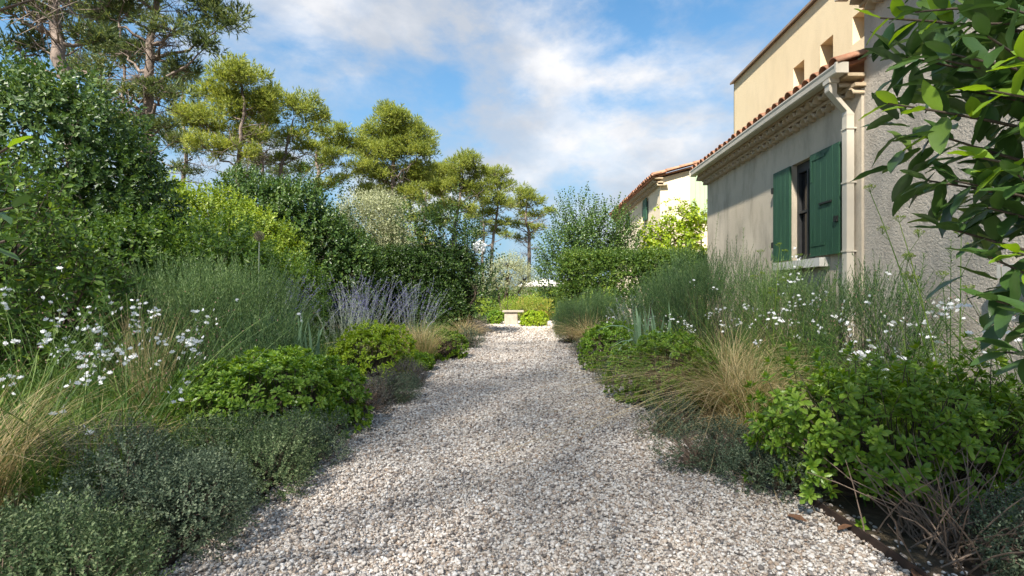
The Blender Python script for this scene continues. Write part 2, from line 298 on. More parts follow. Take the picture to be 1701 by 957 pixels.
def gravel_mat():
    m, n, l, out = mat_base('gravel_bed')
    oc = n.new('ShaderNodeTexCoord'); v = n.new('ShaderNodeTexVoronoi'); v.inputs['Scale'].default_value = 55; l.new(oc.outputs['Object'], v.inputs['Vector'])
    sp = n.new('ShaderNodeSeparateColor'); l.new(v.outputs['Color'], sp.inputs[0])
    r = ramp(n, STONE_STOPS); l.new(sp.outputs[0], r.inputs[0])
    bp = n.new('ShaderNodeBump'); bp.invert = True; bp.inputs['Strength'].default_value = .9; bp.inputs['Distance'].default_value = .012; l.new(v.outputs['Distance'], bp.inputs['Height'])
    p = n.new('ShaderNodeBsdfPrincipled'); p.inputs['Roughness'].default_value = .85; l.new(r.outputs[0], p.inputs['Base Color']); l.new(bp.outputs[0], p.inputs['Normal']); l.new(p.outputs[0], out.inputs[0]); return m
def pebble_mat():
    m, n, l, out = mat_base('pebbles')
    oi = n.new('ShaderNodeObjectInfo'); r = ramp(n, STONE_STOPS); l.new(oi.outputs['Random'], r.inputs[0])
    oc = n.new('ShaderNodeTexCoord'); nz = n.new('ShaderNodeTexNoise'); nz.inputs['Scale'].default_value = 3; nz.inputs['Detail'].default_value = 4; l.new(oc.outputs['Object'], nz.inputs['Vector'])
    rv = ramp(n, [(.3, (.72, .70, .68)), (.7, (1, 1, 1))]); l.new(nz.outputs['Fac'], rv.inputs[0])
    mu = n.new('ShaderNodeMix'); mu.data_type = 'RGBA'; mu.blend_type = 'MULTIPLY'; mu.inputs['Factor'].default_value = 1; l.new(r.outputs[0], mu.inputs['A']); l.new(rv.outputs[0], mu.inputs['B'])
    p = n.new('ShaderNodeBsdfPrincipled'); p.inputs['Roughness'].default_value = .7; p.inputs['Specular IOR Level'].default_value = .3; l.new(mu.outputs['Result'], p.inputs['Base Color']); l.new(p.outputs[0], out.inputs[0]); return m

# ------------------------------------------------------------------ ground, path, gravel
g = MB().add([(-900, -300, 0), (900, -300, 0), (900, 1800, 0), (-900, 1800, 0)], q=[(0, 1, 2, 3)]).build('ground', ground_mat()); structure(g)
PATH = [(-1.27, -3), (-1.27, 13), (-1.35, 15.5), (-4.2, 16.2), (-4.2, 19.2), (0.2, 19.6), (4.2, 19.2), (3.6, 16.6), (1.5, 15.6), (1.25, 13), (1.22, 5), (1.35, 2), (1.35, -3)]
def path_x(y):
    l = np.interp(y, [0, 13, 15.5, 16.2], [-1.27, -1.27, -1.35, -4.2]); r = np.interp(y, [0, 2, 5, 13, 15.6, 16.6], [1.35, 1.35, 1.22, 1.25, 1.5, 3.6]); return l, r
c = (0, 15.9, .004)
gp = MB().add([(x, y, .004) for x, y in PATH] + [c], t=[(i, (i + 1) % len(PATH), len(PATH)) for i in range(len(PATH))][:]).build('gravel_path', gravel_mat()); structure(gp)
def pebble(seed):
    r = np.random.default_rng(seed); import bmesh
    bm = bmesh.new(); bmesh.ops.create_icosphere(bm, subdivisions=1, radius=1.0)
    k = r.normal(size=(5, 3)); k /= np.linalg.norm(k, axis=1)[:, None]; cut = r.uniform(.55, .9, 5)
    for v in bm.verts:
        p = np.array(v.co)
        for d, cc_ in zip(k, cut):
            e = p.dot(d)
            if e > cc_: p = p - d * (e - cc_)
        v.co = p * np.array([1.0, r.uniform(.62, .9), r.uniform(.45, .7)]) * (1 + r.uniform(-.06, .06))
    me = bpy.data.meshes.new('pebble'); bm.to_mesh(me); bm.free(); me.polygons.foreach_set('use_smooth', np.ones(len(me.polygons), bool)); return me
pm = pebble_mat(); pcol = bpy.data.collections.new('pebble_shapes')
for i in range(7):
    me = pebble(40 + i); me.materials.append(pm); o = bpy.data.objects.new('pebble', me); o['kind'] = 'helper'; pcol.objects.link(o)
def gravel_points():
    r = np.random.default_rng(3); out = []
    for y0, y1, dens, s in ((1.45, 3.2, 11000, .0064), (3.2, 6.0, 7200, .0076), (6.0, 10.5, 3400, .010), (10.5, 19.3, 900, .016)):
        n = int((y1 - y0) * (8.5 if y0 > 10 else 2.9) * dens); y = r.uniform(y0, y1, n); x = r.uniform(-1.45, 1.5, n) if y0 < 10 else r.uniform(-4.3, 4.2, n)
        l_, r_ = path_x(y); k = (x > l_ - .02 + r.normal(0, .03, n)) & (x < r_ + .02 + r.normal(0, .03, n)); x, y = x[k], y[k]; n = len(x)
        sz = s * np.clip(r.lognormal(0, .40, n), .45, 2.8); z = .004 + sz * .25 + r.random(n) ** 2 * .012
        out.append(np.column_stack([x, y, z, sz, r.uniform(-.5, .5, n), r.uniform(-.5, .5, n), r.uniform(0, 6.283, n)]))
    n = 3500; sd = r.integers(2, size=n); y = 1.5 + 9 * r.random(n) ** 1.5; l_, r_ = path_x(y); x = np.where(sd, r_ + np.abs(r.normal(0, .09, n)), l_ - np.abs(r.normal(0, .09, n)))
    sz = .01 * r.lognormal(0, .3, n); out.append(np.column_stack([x, y, sz * .4, sz, r.uniform(-.5, .5, n), r.uniform(-.5, .5, n), r.uniform(0, 6.283, n)]))
    return np.concatenate(out)
GP = gravel_points()
me = bpy.data.meshes.new('gravel'); me.vertices.add(len(GP)); me.vertices.foreach_set('co', GP[:, :3].astype(np.float32).ravel())
aS = me.attributes.new('scl', 'FLOAT', 'POINT'); aS.data.foreach_set('value', GP[:, 3].astype(np.float32))
aR = me.attributes.new('rot', 'FLOAT_VECTOR', 'POINT'); aR.data.foreach_set('vector', GP[:, 4:7].astype(np.float32).ravel())
gro = bpy.data.objects.new('gravel', me); COL.objects.link(gro); gro['kind'] = 'stuff'; tag(gro, 'loose pale grey and beige gravel covering the garden path', 'gravel')
ng = bpy.data.node_groups.new('gravel_scatter', 'GeometryNodeTree')
ng.interface.new_socket('Geometry', in_out='INPUT', socket_type='NodeSocketGeometry'); ng.interface.new_socket('Geometry', in_out='OUTPUT', socket_type='NodeSocketGeometry')
gi, go = ng.nodes.new('NodeGroupInput'), ng.nodes.new('NodeGroupOutput'); ip = ng.nodes.new('GeometryNodeInstanceOnPoints'); ci = ng.nodes.new('GeometryNodeCollectionInfo')
ci.inputs['Collection'].default_value = pcol; ci.inputs['Separate Children'].default_value = True; ci.inputs['Reset Children'].default_value = True
n1 = ng.nodes.new('GeometryNodeInputNamedAttribute'); n1.data_type = 'FLOAT'; n1.inputs['Name'].default_value = 'scl'
n2 = ng.nodes.new('GeometryNodeInputNamedAttribute'); n2.data_type = 'FLOAT_VECTOR'; n2.inputs['Name'].default_value = 'rot'
ip.inputs['Pick Instance'].default_value = True
mp_ = ng.nodes.new('GeometryNodeMeshToPoints')
ng.links.new(gi.outputs[0], mp_.inputs['Mesh']); ng.links.new(mp_.outputs[0], ip.inputs['Points']); ng.links.new(ci.outputs[0], ip.inputs['Instance'])
ng.links.new(n2.outputs['Attribute'], ip.inputs['Rotation']); ng.links.new(n1.outputs['Attribute'], ip.inputs['Scale']); ng.links.new(ip.outputs[0], go.inputs[0])
md = gro.modifiers.new('scatter', 'NODES'); md.node_group = ng
for sx, lab in ((-1, 'thin rusty steel edging strip between gravel and the thyme mounds'), (1, 'thin rusty steel edging strip between gravel and the house border')):
    ys = np.linspace(1.2, 13, 40); xs = np.array([path_x(y)[(sx + 1) // 2] for y in ys]) + sx * .03
    mb = MB(); V = []
    for x, y in zip(xs, ys): V += [(x - .004, y, -.02), (x + .004, y, -.02), (x + .004, y, .045), (x - .004, y, .045)]
    q = [(4 * i + a, 4 * i + (a + 1) % 4, 4 * i + 4 + (a + 1) % 4, 4 * i + 4 + a) for i in range(39) for a in range(4)]
    tag(mb.add(V, q=q).build('path_edging', MT['steel']), lab, 'edging', 'steel edging along the gravel path')

# ------------------------------------------------------------------ houses
def wall_x(mb, x, y0, y1, z0, z1, thick, holes, m=0, depth=None):
    """wall in the plane x (outer face towards -x) with rectangular holes (ya, yb, za, zb); jambs included"""
    ys = sorted({y0, y1, *[h[0] for h in holes], *[h[1] for h in holes]}); zs = sorted({z0, z1, *[h[2] for h in holes], *[h[3] for h in holes]})
    for a, b in zip(ys, ys[1:]):
        for c_, d in zip(zs, zs[1:]):
            if any(h[0] <= a and b <= h[1] and h[2] <= c_ and d <= h[3] for h in holes): continue
            mb.add([(x, a, c_), (x, b, c_), (x, b, d), (x, a, d)], q=[(0, 3, 2, 1)], m=m)
    mb.add([(x, y0, z0), (x + thick, y0, z0), (x + thick, y0, z1), (x, y0, z1)], q=[(0, 1, 2, 3)], m=m)
    mb.add([(x, y1, z0), (x + thick, y1, z0), (x + thick, y1, z1), (x, y1, z1)], q=[(0, 3, 2, 1)], m=m)
    mb.add([(x, y0, z1), (x + thick, y0, z1), (x + thick, y1, z1), (x, y1, z1)], q=[(0, 1, 2, 3)], m=m)
    mb.add([(x + thick, y0, z0), (x + thick, y1, z0), (x + thick, y1, z1), (x + thick, y0, z1)], q=[(0, 1, 2, 3)], m=m)
    for a, b, c_, d in holes:
        dp = depth or .2
        mb.add([(x, a, c_), (x, b, c_), (x, b, d), (x, a, d), (x + dp, a, c_), (x + dp, b, c_), (x + dp, b, d), (x + dp, a, d)],
               q=[(0, 1, 5, 4), (1, 2, 6, 5), (2, 3, 7, 6), (3, 0, 4, 7), (4, 5, 6, 7)], m=m)
    return mb
def canal_tile(length, r0, r1, th=.014, n=9, convex=True):
    """half-round tile along +x (from x=0 wide to x=length narrow), convex side up"""
    mb = MB(); V = []
    for x, r in ((0, r0), (length, r1)):
        for rr in (r, r - th):
            for i in range(n): a = math.pi * i / (n - 1); V.append((x, math.cos(a) * rr, math.sin(a) * rr * (1 if convex else -1)))
    q = []
    for i in range(n - 1):
        q += [(i, i + 1, 2 * n + i + 1, 2 * n + i), (n + i, 3 * n + i, 3 * n + i + 1, n + i + 1), (i, n + i, n + i + 1, i + 1), (2 * n + i, 2 * n + i + 1, 3 * n + i + 1, 3 * n + i)]
    q += [(0, 2 * n, 3 * n, n), (n - 1, 2 * n - 1, 4 * n - 1, 3 * n - 1)]
    return mb.add(V, q=q)
TILE = canal_tile(.46, .092, .076).mesh('roof_tile', MT['tile'], True)
TILE_G = canal_tile(.30, .082, .078, .02).mesh('cornice_tile', MT['genoise'], True)
rt = random.Random(5)
def eave(house, x_wall, z_top, y0, y1, rows, pitch, run, spacing=.205, tile_rows=2, wall_mat='genoise', over=.30, lift=.03):
    """double row of mortared cornice tiles under an eave of canal tiles, facing -x"""
    cor = MB()
    for k in range(rows): zz = z_top - .06 - .115 * (rows - 1 - k); cor.box(x_wall - .10 * (k + 1) + .0, x_wall + .05, y0, y1, zz + .02, zz + .058)
    co = cor.build('cornice', MT['genoise'], house)
    nt = int((y1 - y0) / spacing)
    for k in range(rows):
        zz = z_top - .06 - .115 * (rows - 1 - k)
        for i in range(nt):
            put('cornice_tile', TILE_G, co, (x_wall - .10 * (k + 1) - .012 + rt.uniform(-.006, .006), y0 + (i + .5 + (.5 if k % 2 else 0)) * spacing, zz - .064 + rt.uniform(-.004, .004)), (rt.uniform(-.05, .05), 0, rt.uniform(-.03, .03)))
    xe = x_wall - over; ze = z_top + lift; pa = math.atan(pitch)
    rf = MB().add([(xe + .02, y0, ze - .02), (xe + run, y0, ze - .02 + pitch * run), (xe + run, y1, ze - .02 + pitch * run), (xe + .02, y1, ze - .02),
                   (xe + .02, y0, ze - .05), (xe + run, y0, ze - .05 + pitch * run), (xe + run, y1, ze - .05 + pitch * run), (xe + .02, y1, ze - .05)],
                  q=[(0, 1, 2, 3), (4, 7, 6, 5), (0, 3, 7, 4), (0, 4, 5, 1), (3, 2, 6, 7)]).build('roof', MT['tile'], house)
    for k in range(tile_rows):
        for i in range(nt + 1):
            put('roof_tile', TILE, rf, (xe - .03 + k * .36 * math.cos(pa) + rt.uniform(-.015, .015), y0 + i * spacing + .03, ze - .015 + k * .36 * math.sin(pa) + rt.uniform(-.006, .006)), (rt.uniform(-.04, .04), -pa + rt.uniform(-.02, .02), rt.uniform(-.03, .03)))
    return rf
def gutter(house, x, z, y0, y1):
    prof = [(x, z + .015), (x + .02, z), (x + .115, z), (x + .125, z + .11), (x + .112, z + .11), (x + .104, z + .014), (x + .028, z + .014), (x + .014, z + .03), (x + .006, z + .075), (x + .002, z + .095), (x + .002, z + .112), (x - .012, z + .115), (x - .014, z + .098), (x - .004, z + .07)]
    gm = MB().extrude(prof, 'y', y0, y1)
    go_ = gm.build('gutter', MT['gutter'], house)
    MB().extrude([(x - .018, z - .004), (x + .13, z - .004), (x + .13, z + .12), (x - .018, z + .12)], 'y', y0 - .012, y0 + .02).build('end_cap', MT['gutter'], go_)
    MB().extrude([(x - .018, z - .004), (x + .13, z - .004), (x + .13, z + .12), (x - .018, z + .12)], 'y', y1 - .02, y1 + .012).build('end_cap', MT['gutter'], go_)
    for i in range(int((y1 - y0) / .9)): MB().box(x - .008, x + .12, y0 + .5 + i * .9, y0 + .525 + i * .9, z + .113, z + .119).build('gutter_strap', MT['gutter'], go_)
    return go_
def shutter(house, x, ya, yb, za, zb, mat, hinge_at, iron=True, planks=4, th=.032):
    s_ = thing_part('shutter', house); n = planks; w = (yb - ya) / n
    for i in range(n):
        a = ya + i * w; b = a + w - .004
        MB().extrude([(x + .003, a), (x, a + .004), (x, b - .004), (x + .003, b), (x + th, b), (x + th, a)], 'z', za, zb).build('plank', mat, s_)
    if iron:
        d = .007; far = hinge_at
        for zz, sg in ((zb - .13, 1), (za + .10, -1)):
            # L-shaped corner plate painted with the leaf
            yo = ya + .02 if far == 'near' else ya + .02
            ye = yb - .02
            mb = MB().box(x - d, x - .0005, ye - .34 if far == 'near' else ya + .02, ye if far == 'near' else ya + .34, zz + .035, zz + .075)
            mb.build('hinge_strap', mat, s_)
            yl = ye if far == 'near' else ya + .06
            MB().box(x - d - .001, x - .0004, yl - .045, yl - .005, zz - (.25 if sg > 0 else -.075), zz + (.034 if sg > 0 else .30)).build('hinge_strap', mat, s_)
    return s_
def thing_part(name, parent):
    o = bpy.data.objects.new(name, None); COL.objects.link(o); o.parent = parent; o.empty_display_size = .1; return o

WX = 4.0
house = thing('house', 'beige rendered house with green shutters, tiled lean-to and a tall block behind', 'house', (0, 0, 0))
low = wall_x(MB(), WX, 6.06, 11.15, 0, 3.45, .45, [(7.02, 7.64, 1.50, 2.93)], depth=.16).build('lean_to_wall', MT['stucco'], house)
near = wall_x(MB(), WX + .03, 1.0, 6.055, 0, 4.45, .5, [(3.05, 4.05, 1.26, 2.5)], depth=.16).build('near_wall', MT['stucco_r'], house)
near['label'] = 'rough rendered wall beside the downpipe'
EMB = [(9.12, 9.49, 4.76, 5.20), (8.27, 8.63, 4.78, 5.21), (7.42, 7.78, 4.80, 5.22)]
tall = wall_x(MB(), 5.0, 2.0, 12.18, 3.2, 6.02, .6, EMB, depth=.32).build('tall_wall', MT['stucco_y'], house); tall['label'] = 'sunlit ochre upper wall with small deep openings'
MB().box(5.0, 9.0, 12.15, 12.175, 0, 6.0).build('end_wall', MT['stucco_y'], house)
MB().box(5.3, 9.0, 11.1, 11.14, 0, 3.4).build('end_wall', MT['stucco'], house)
for a, b, z0, z1 in EMB:
    w = thing_part('small_window', house); MB().box(5.285, 5.31, a + .01, b - .01, z0 + .01, z1 - .01).build('pane', MT['glass'], w)
    MB().box(5.26, 5.284, a + .002, a + .03, z0 + .002, z1 - .002).build('frame', MT['frame'], w); MB().box(5.26, 5.284, b - .03, b - .002, z0 + .002, z1 - .002).build('frame', MT['frame'], w)
# top of the tall block: thin verge board and tiles
tr = MB(); tr.add([(4.93, 2.0, 6.02), (4.93, 12.24, 6.02), (9, 12.24, 7.2), (9, 2.0, 7.2), (4.93, 2.0, 6.065), (4.93, 12.24, 6.065), (9, 12.24, 7.245), (9, 2.0, 7.245)], q=[(0, 1, 2, 3), (4, 7, 6, 5), (0, 4, 5, 1), (1, 5, 6, 2)])
tro = tr.build('tall_roof', MT['dead'], house)
eave(house, WX, 3.62, 6.02, 11.2, 2, .30, 1.05, lift=.105)
eave(house, WX + .03, 4.52, 1.2, 6.0, 2, .30, 1.0, tile_rows=1)
gt = gutter(house, 3.66, 3.60, 5.98, 11.25)
gutter(house, 3.68, 4.46, 1.2, 6.02)
# downpipe: outlet, offset, straight run with brackets
def sq_pipe(mb, pts, w):
    h = w / 2; V = []
    for x, y, z, nx, nz in pts: V += [(x - nz * h, y - h, z + nx * h), (x - nz * h, y + h, z + nx * h), (x + nz * h, y + h, z - nx * h), (x + nz * h, y - h, z - nx * h)]
    q = [(4 * i + a, 4 * i + (a + 1) % 4, 4 * i + 4 + (a + 1) % 4, 4 * i + 4 + a) for i in range(len(pts) - 1) for a in range(4)]
    return mb.add(V, q=q)
dp = thing_part('downpipe', house)
yd = 6.20
sq_pipe(MB(), [(3.72, yd, 3.605, 0, 1), (3.72, yd, 3.47, .0, 1), (3.72, yd, 3.44, .35, .94), (3.93, yd, 3.20, .35, .94), (3.93, yd, 3.17, 0, 1)], .095).build('offset_bend', MT['gutter'], dp)
sq_pipe(MB(), [(3.93, yd, 3.18, 0, 1), (3.93, yd, .05, 0, 1)], .09).build('pipe', MT['gutter'], dp)
MB().box(3.66, 3.785, yd - .065, yd + .065, 3.55, 3.602).build('outlet', MT['gutter'], dp)
for zz in (3.0, 2.35, 1.52, .7): MB().box(3.876, 4.0, yd - .054, yd + .054, zz, zz + .018).build('bracket', MT['gutter'], dp)
# shutters and window of the lean-to
s1 = shutter(house, 3.945, 7.60, 8.10, 1.52, 2.91, MT['green'], 'far', iron=False, planks=4); s2 = shutter(house, 3.925, 6.37, 7.03, 1.52, 2.91, MT['green'], 'near', iron=True, planks=5)
for zz in (1.74, 2.60): MB().box(3.93, 3.998, 8.085, 8.135, zz, zz + .09).build('hinge_pin', MT['iron'], s1)
MB().box(3.905, 3.9245, 6.52, 6.78, 2.19, 2.215).build('latch_bar', MT['iron'], s2)
MB().box(3.90, 3.9245, 6.385, 6.45, 1.92, 1.99).build('hinge_pin', MT['iron'], s2)
win = thing_part('window', house)
MB().box(4.125, 4.135, 7.03, 7.63, 1.51, 2.92).build('pane', MT['glass'], win)
for a, b, z0, z1 in ((7.022, 7.07, 1.502, 2.928), (7.59, 7.638, 1.502, 2.928), (7.07, 7.59, 1.502, 1.56), (7.07, 7.59, 2.80, 2.928), (7.07, 7.59, 2.20, 2.235)): MB().box(4.08, 4.124, a, b, z0, z1).build('frame', MT['frame'], win)
MB().box(4.06, 4.079, 7.30, 7.335, 1.56, 2.8).build('frame', MT['frame'], win)
MB().extrude([(3.86, 1.375), (4.15, 1.375), (4.15, 1.505), (3.86, 1.49)], 'y', 6.68, 7.95).build('sill', MT['white'], house)
win2 = thing_part('window', house)
MB().box(4.16, 4.17, 3.06, 4.04, 1.27, 2.49).build('pane', MT['glass'], win2)
for a, b, z0, z1 in ((3.052, 3.11, 1.262, 2.498), (3.99, 4.048, 1.262, 2.498), (3.11, 3.99, 1.262, 1.32), (3.11, 3.99, 2.43, 2.498), (3.52, 3.58, 1.32, 2.43)): MB().box(4.12, 4.159, a, b, z0, z1).build('frame', MT['frame'], win2)
MB().extrude([(3.9, 1.14), (4.18, 1.14), (4.18, 1.262), (3.9, 1.25)], 'y', 2.9, 4.22).build('sill', MT['white'], house)

# far house: eave wall along the garden, gable towards the camera
far = thing('house', 'pale sunlit house with low tiled gable beyond the clipped hedge', 'house', (0, 0, 0))
wall_x(MB(), 4.0, 15.0, 22.2, 0, 4.42, .4, [(16.45, 17.35, 3.4, 4.12), (19.3, 20.0, 3.5, 4.1)], depth=.15).build('garden_wall', MT['stucco_w'], far)
gm = MB(); gm.add([(4.002, 14.998, 0), (12, 14.998, 0), (12, 14.998, 6.55), (4.002, 14.998, 4.42)], q=[(0, 1, 2, 3)]); gm.add([(4.002, 15.3, 0), (12, 15.3, 0), (12, 15.3, 6.55), (4.002, 15.3, 4.42)], q=[(0, 3, 2, 1)])
gm.build('gable_wall', MT['stucco_w'], far)
eave(far, 4.0, 4.42, 14.86, 22.3, 2, .27, 8.3, tile_rows=1, spacing=.22, over=.27)
vt = thing_part('verge', far)
for i in range(12): put('roof_tile', TILE, vt, (3.75 + i * .40, 14.9, 4.47 + i * .40 * .27), (0, -.264, rt.uniform(-.03, .03)), (1.05, 1.15, 1.0))
shutter(far, 3.93, 16.42, 16.92, 3.42, 4.12, MT['green'], 'far', iron=False, planks=3)
shutter(far, 3.93, 19.28, 19.64, 3.5, 4.1, MT['green'], 'far', iron=False, planks=3)
for a, b, z0, z1 in ((16.45, 17.35, 3.4, 4.12), (19.3, 20.0, 3.5, 4.1)):
    w = thing_part('window', far); MB().box(4.12, 4.14, a + .01, b - .01, z0 + .01, z1 - .01).build('pane', MT['glass'], w); MB().box(4.09, 4.119, (a + b) / 2 - .03, (a + b) / 2 + .03, z0 + .01, z1 - .01).build('frame', MT['frame'], w)
def leaf_y(house_, y, xa, xb, za, zb, mat, n):
    s_ = thing_part('shutter', house_); w = (xb - xa) / n
    for i in range(n): MB().extrude([(xa + i * w, y), (xa + i * w + w - .006, y), (xa + i * w + w - .006, y + .035), (xa + i * w, y + .035)], 'z', za, zb).build('plank', mat, s_)
    return s_
s3 = leaf_y(far, 14.94, 4.88, 5.42, 3.15, 4.64, MT['green_p'], 4); s3['label'] = 'pale sunlit green shutter leaf'
leaf_y(far, 14.94, 6.3, 6.84, 3.15, 4.64, MT['green_p'], 4)
w = thing_part('window', far); MB().box(5.44, 6.28, 14.965, 14.985, 3.15, 4.64).build('pane', MT['glass'], w)

# ------------------------------------------------------------------ plant building blocks
def leaf_small(l, w, fold=.15, curl=0.0):
    """folded diamond leaf along +z, upper side towards +y: two triangles"""
    return MB().add([(0, 0, 0), (-w / 2, fold * w, l * .48), (0, curl * l, l), (w / 2, fold * w, l * .48)], t=[(0, 2, 1), (0, 3, 2)])
def needle(l, w):
    return MB().add([(-w / 2, 0, 0), (w / 2, 0, 0), (0, .06 * l, l)], t=[(0, 1, 2)])
def leaf_mid(l, w, fold=.18, curl=0.0, obov=.6):
    """six-sided leaf folded along the midrib"""
    c_ = lambda t: curl * l * t * t
    V = [(0, 0, 0), (0, c_(.55), l * .55), (0, c_(1), l), (-w * .36, fold * w * .7 + c_(.3), l * .3), (-w * .5, fold * w + c_(obov), l * obov), (-w * .3, fold * w * .6 + c_(.88), l * .88),
         (w * .36, fold * w * .7 + c_(.3), l * .3), (w * .5, fold * w + c_(obov), l * obov), (w * .3, fold * w * .6 + c_(.88), l * .88)]
    return MB().add(V, t=[(0, 1, 3), (1, 4, 3), (1, 5, 4), (1, 2, 5), (0, 6, 1), (1, 6, 7), (1, 7, 8), (1, 8, 2)])
def shoot(r, n, length, leaf, ang0=75, ang1=25, s0=1.0, s1=.6, stem=.0, start=.1, jit=12, droop=0.0, mstem=1, opposite=False):
    """straight twig along +z with n leaves round it"""
    mb = MB(); t = np.linspace(start, 1, n); az = np.arange(n) * (2.39996 if not opposite else math.pi / 2) + r.uniform(0, 6.28)
    if opposite: az = np.repeat(np.arange((n + 1) // 2) * math.pi / 2, 2)[:n] + np.tile([0, math.pi], (n + 1) // 2)[:n] + r.uniform(0, 6.28); t = np.repeat(np.linspace(start, 1, (n + 1) // 2), 2)[:n]
    az = az + r.normal(0, .25, n); a = np.radians(np.interp(t, [0, 1], [ang0, ang1]) + r.normal(0, jit, n))
    D = np.column_stack([np.sin(a) * np.cos(az), np.sin(a) * np.sin(az), np.cos(a)]); N = np.column_stack([-np.cos(a) * np.cos(az), -np.cos(a) * np.sin(az), np.sin(a)])
    D[:, 2] -= droop; P = np.column_stack([np.zeros(n), np.zeros(n), t * length])
    mb.inst(leaf, P, D, N, np.interp(t, [0, 1], [s0, s1]) * r.uniform(.75, 1.15, n))
    if stem > 0: mb.tube([(0, 0, -.15 * length), (r.normal(0, .02) * length, 0, .5 * length), (0, 0, length)], [stem, stem * .8, stem * .4], 3, m=mstem)
    return mb.tm()
def lobe_points(r, lobes, n, inner=.6, zmin=.02, up_bias=0.0):
    """points in the outer shell of a union of ellipsoids (x,y,z,rx,ry,rz) with outward normals"""
    L = np.array(lobes, float); w = (L[:, 3] * L[:, 4] + L[:, 4] * L[:, 5] + L[:, 3] * L[:, 5]); w /= w.sum(); P, O = [], []; got = 0
    for _ in range(12):
        m = max(400, int((n - got) * 1.7)); k = r.choice(len(L), m, p=w); d = rdir(r, m); d[:, 2] += up_bias; d = unit(d)
        q = r.uniform(inner ** 3, 1, m) ** (1 / 3); p = L[k, :3] + d * L[k, 3:] * q[:, None]
        ok = p[:, 2] > zmin
        for i in range(len(L)):
            e = (((p - L[i, :3]) / L[i, 3:]) ** 2).sum(1); ok &= ~((e < (inner * .92) ** 2) & (k != i))
        P.append(p[ok]); O.append(unit(d / L[k, 3:] )[ok]); got += ok.sum()
        if got >= n: break
    return np.concatenate(P)[:n], np.concatenate(O)[:n]
def twigs(r, mb, P, centres, m=0, r0=.012, sag=.1, k=4, r1=.3):
    """curved twigs from the nearest hub to each point"""
    C = np.asarray(centres, float); j = ((P[:, None] - C[None]) ** 2).sum(-1).argmin(1); A = C[j]; t = np.linspace(0, 1, k)[None, :, None]
    mid = (A + P) / 2 + r.normal(0, .06, P.shape) * np.linalg.norm(P - A, axis=1, keepdims=True) - np.array([0, 0, 1]) * sag * np.linalg.norm(P - A, axis=1, keepdims=True)
    X = A[:, None] * (1 - t) ** 2 + 2 * mid[:, None] * t * (1 - t) + P[:, None] * t * t
    mb.tubes(X, np.linspace(1, r1, k)[None] * r0 * np.ones((len(P), 1)), 3, m); return mb
def mixd(r, O, out=.6, up=.5, rnd=.4): return unit(O * out + np.array([0, 0, up]) + rdir(r, len(O)) * rnd)

def leafy(name, label, cat, lobes, tms, n, leaf_m, size=(.8, 1.2), group=None, seed=0, inner=.6, out=.6, up=.4, rnd=.45, stems=6, stem_r=.03, twn=120, base=None, wood='wood', root=None, zmin=.03, parts='foliage'):
    """woody plant: stems from the ground, twigs into the crown, shoots of leaves over the lobes (world coordinates)"""
    r = np.random.default_rng(seed + 100); L = np.array(lobes, float)
    b = np.array(base if base is not None else (L[:, 0].mean(), L[:, 1].mean(), 0.0)); Lr = L.copy(); Lr[:, :3] -= b
    t = thing(name, label, cat, tuple(b), group)
    P, O = lobe_points(r, Lr, n, inner, zmin); D = mixd(r, O, out, up, rnd); S = r.uniform(*size, len(P))
    MB().insts(tms, P, D, O + rdir(r, len(P)) * .5 + np.array([0, 0, .3]), S, r).build(parts, [leaf_m, MT[wood]], t, kind='stuff')
    if stems:
        hubs = Lr[:, :3]
        for i in range(stems):
            h = hubs[i % len(hubs)] + r.normal(0, .15, 3) * Lr[i % len(hubs), 3:] ; h[2] = max(h[2], .05); st = np.array([r.normal(0, stem_r * 1.5), r.normal(0, stem_r * 1.5), -.02])
            m_ = st * .45 + h * .55 + np.array([0, 0, .1 * h[2]]); tt = np.linspace(0, 1, 7)[:, None]; C = st * (1 - tt) ** 2 + 2 * m_ * tt * (1 - tt) + h * tt ** 2
            MB().tube(C + np.vstack([np.zeros(3), r.normal(0, stem_r * .25, (6, 3))]), np.linspace(1, .35, 7) * stem_r, 7).build('stem', MT[wood], t, True)
        if twn:
            Pt = P[r.choice(len(P), min(twn, len(P)), replace=False)]
            Bt = MB(); twigs(r, Bt, Pt, hubs, r0=stem_r * .28); Bt.build('twigs', MT[wood], t, kind='stuff')
    return t

# leaf and shoot templates
q = np.random.default_rng(11)
SH_BROAD = [shoot(q, 9, .16, leaf_mid(.075, .034, .15, -.12).tm(), 80, 30, stem=.003) for _ in range(4)]
SH_FAR = [shoot(q, 9, .16, leaf_small(.08, .046, .13).tm(), 80, 30) for _ in range(5)]
SH_SMALL = [shoot(q, 9, .15, leaf_small(.046, .030, .15).tm(), 80, 30) for _ in range(4)]
SH_NARROW = [shoot(q, 10, .20, leaf_small(.066, .021, .12).tm(), 60, 25, opposite=True) for _ in range(4)]
SH_LONG = [shoot(q, 16, .42, leaf_small(.075, .044, .12).tm(), 75, 35, opposite=True) for _ in range(4)]
SH_THYME = [shoot(q, 11, .056, leaf_small(.012, .0068, .1).tm(), 75, 35, s0=.9, s1=.85, opposite=True) for _ in range(5)]
SH_ROSE = [shoot(q, 32, .26, needle(.036, .0062).tm(), 60, 20, s0=.95, s1=.75, start=.0) for _ in range(5)]
SH_VINE = [shoot(q, 7, .22, leaf_mid(.085, .075, .1, -.15, .45).tm(), 85, 45, stem=.003) for _ in range(4)]
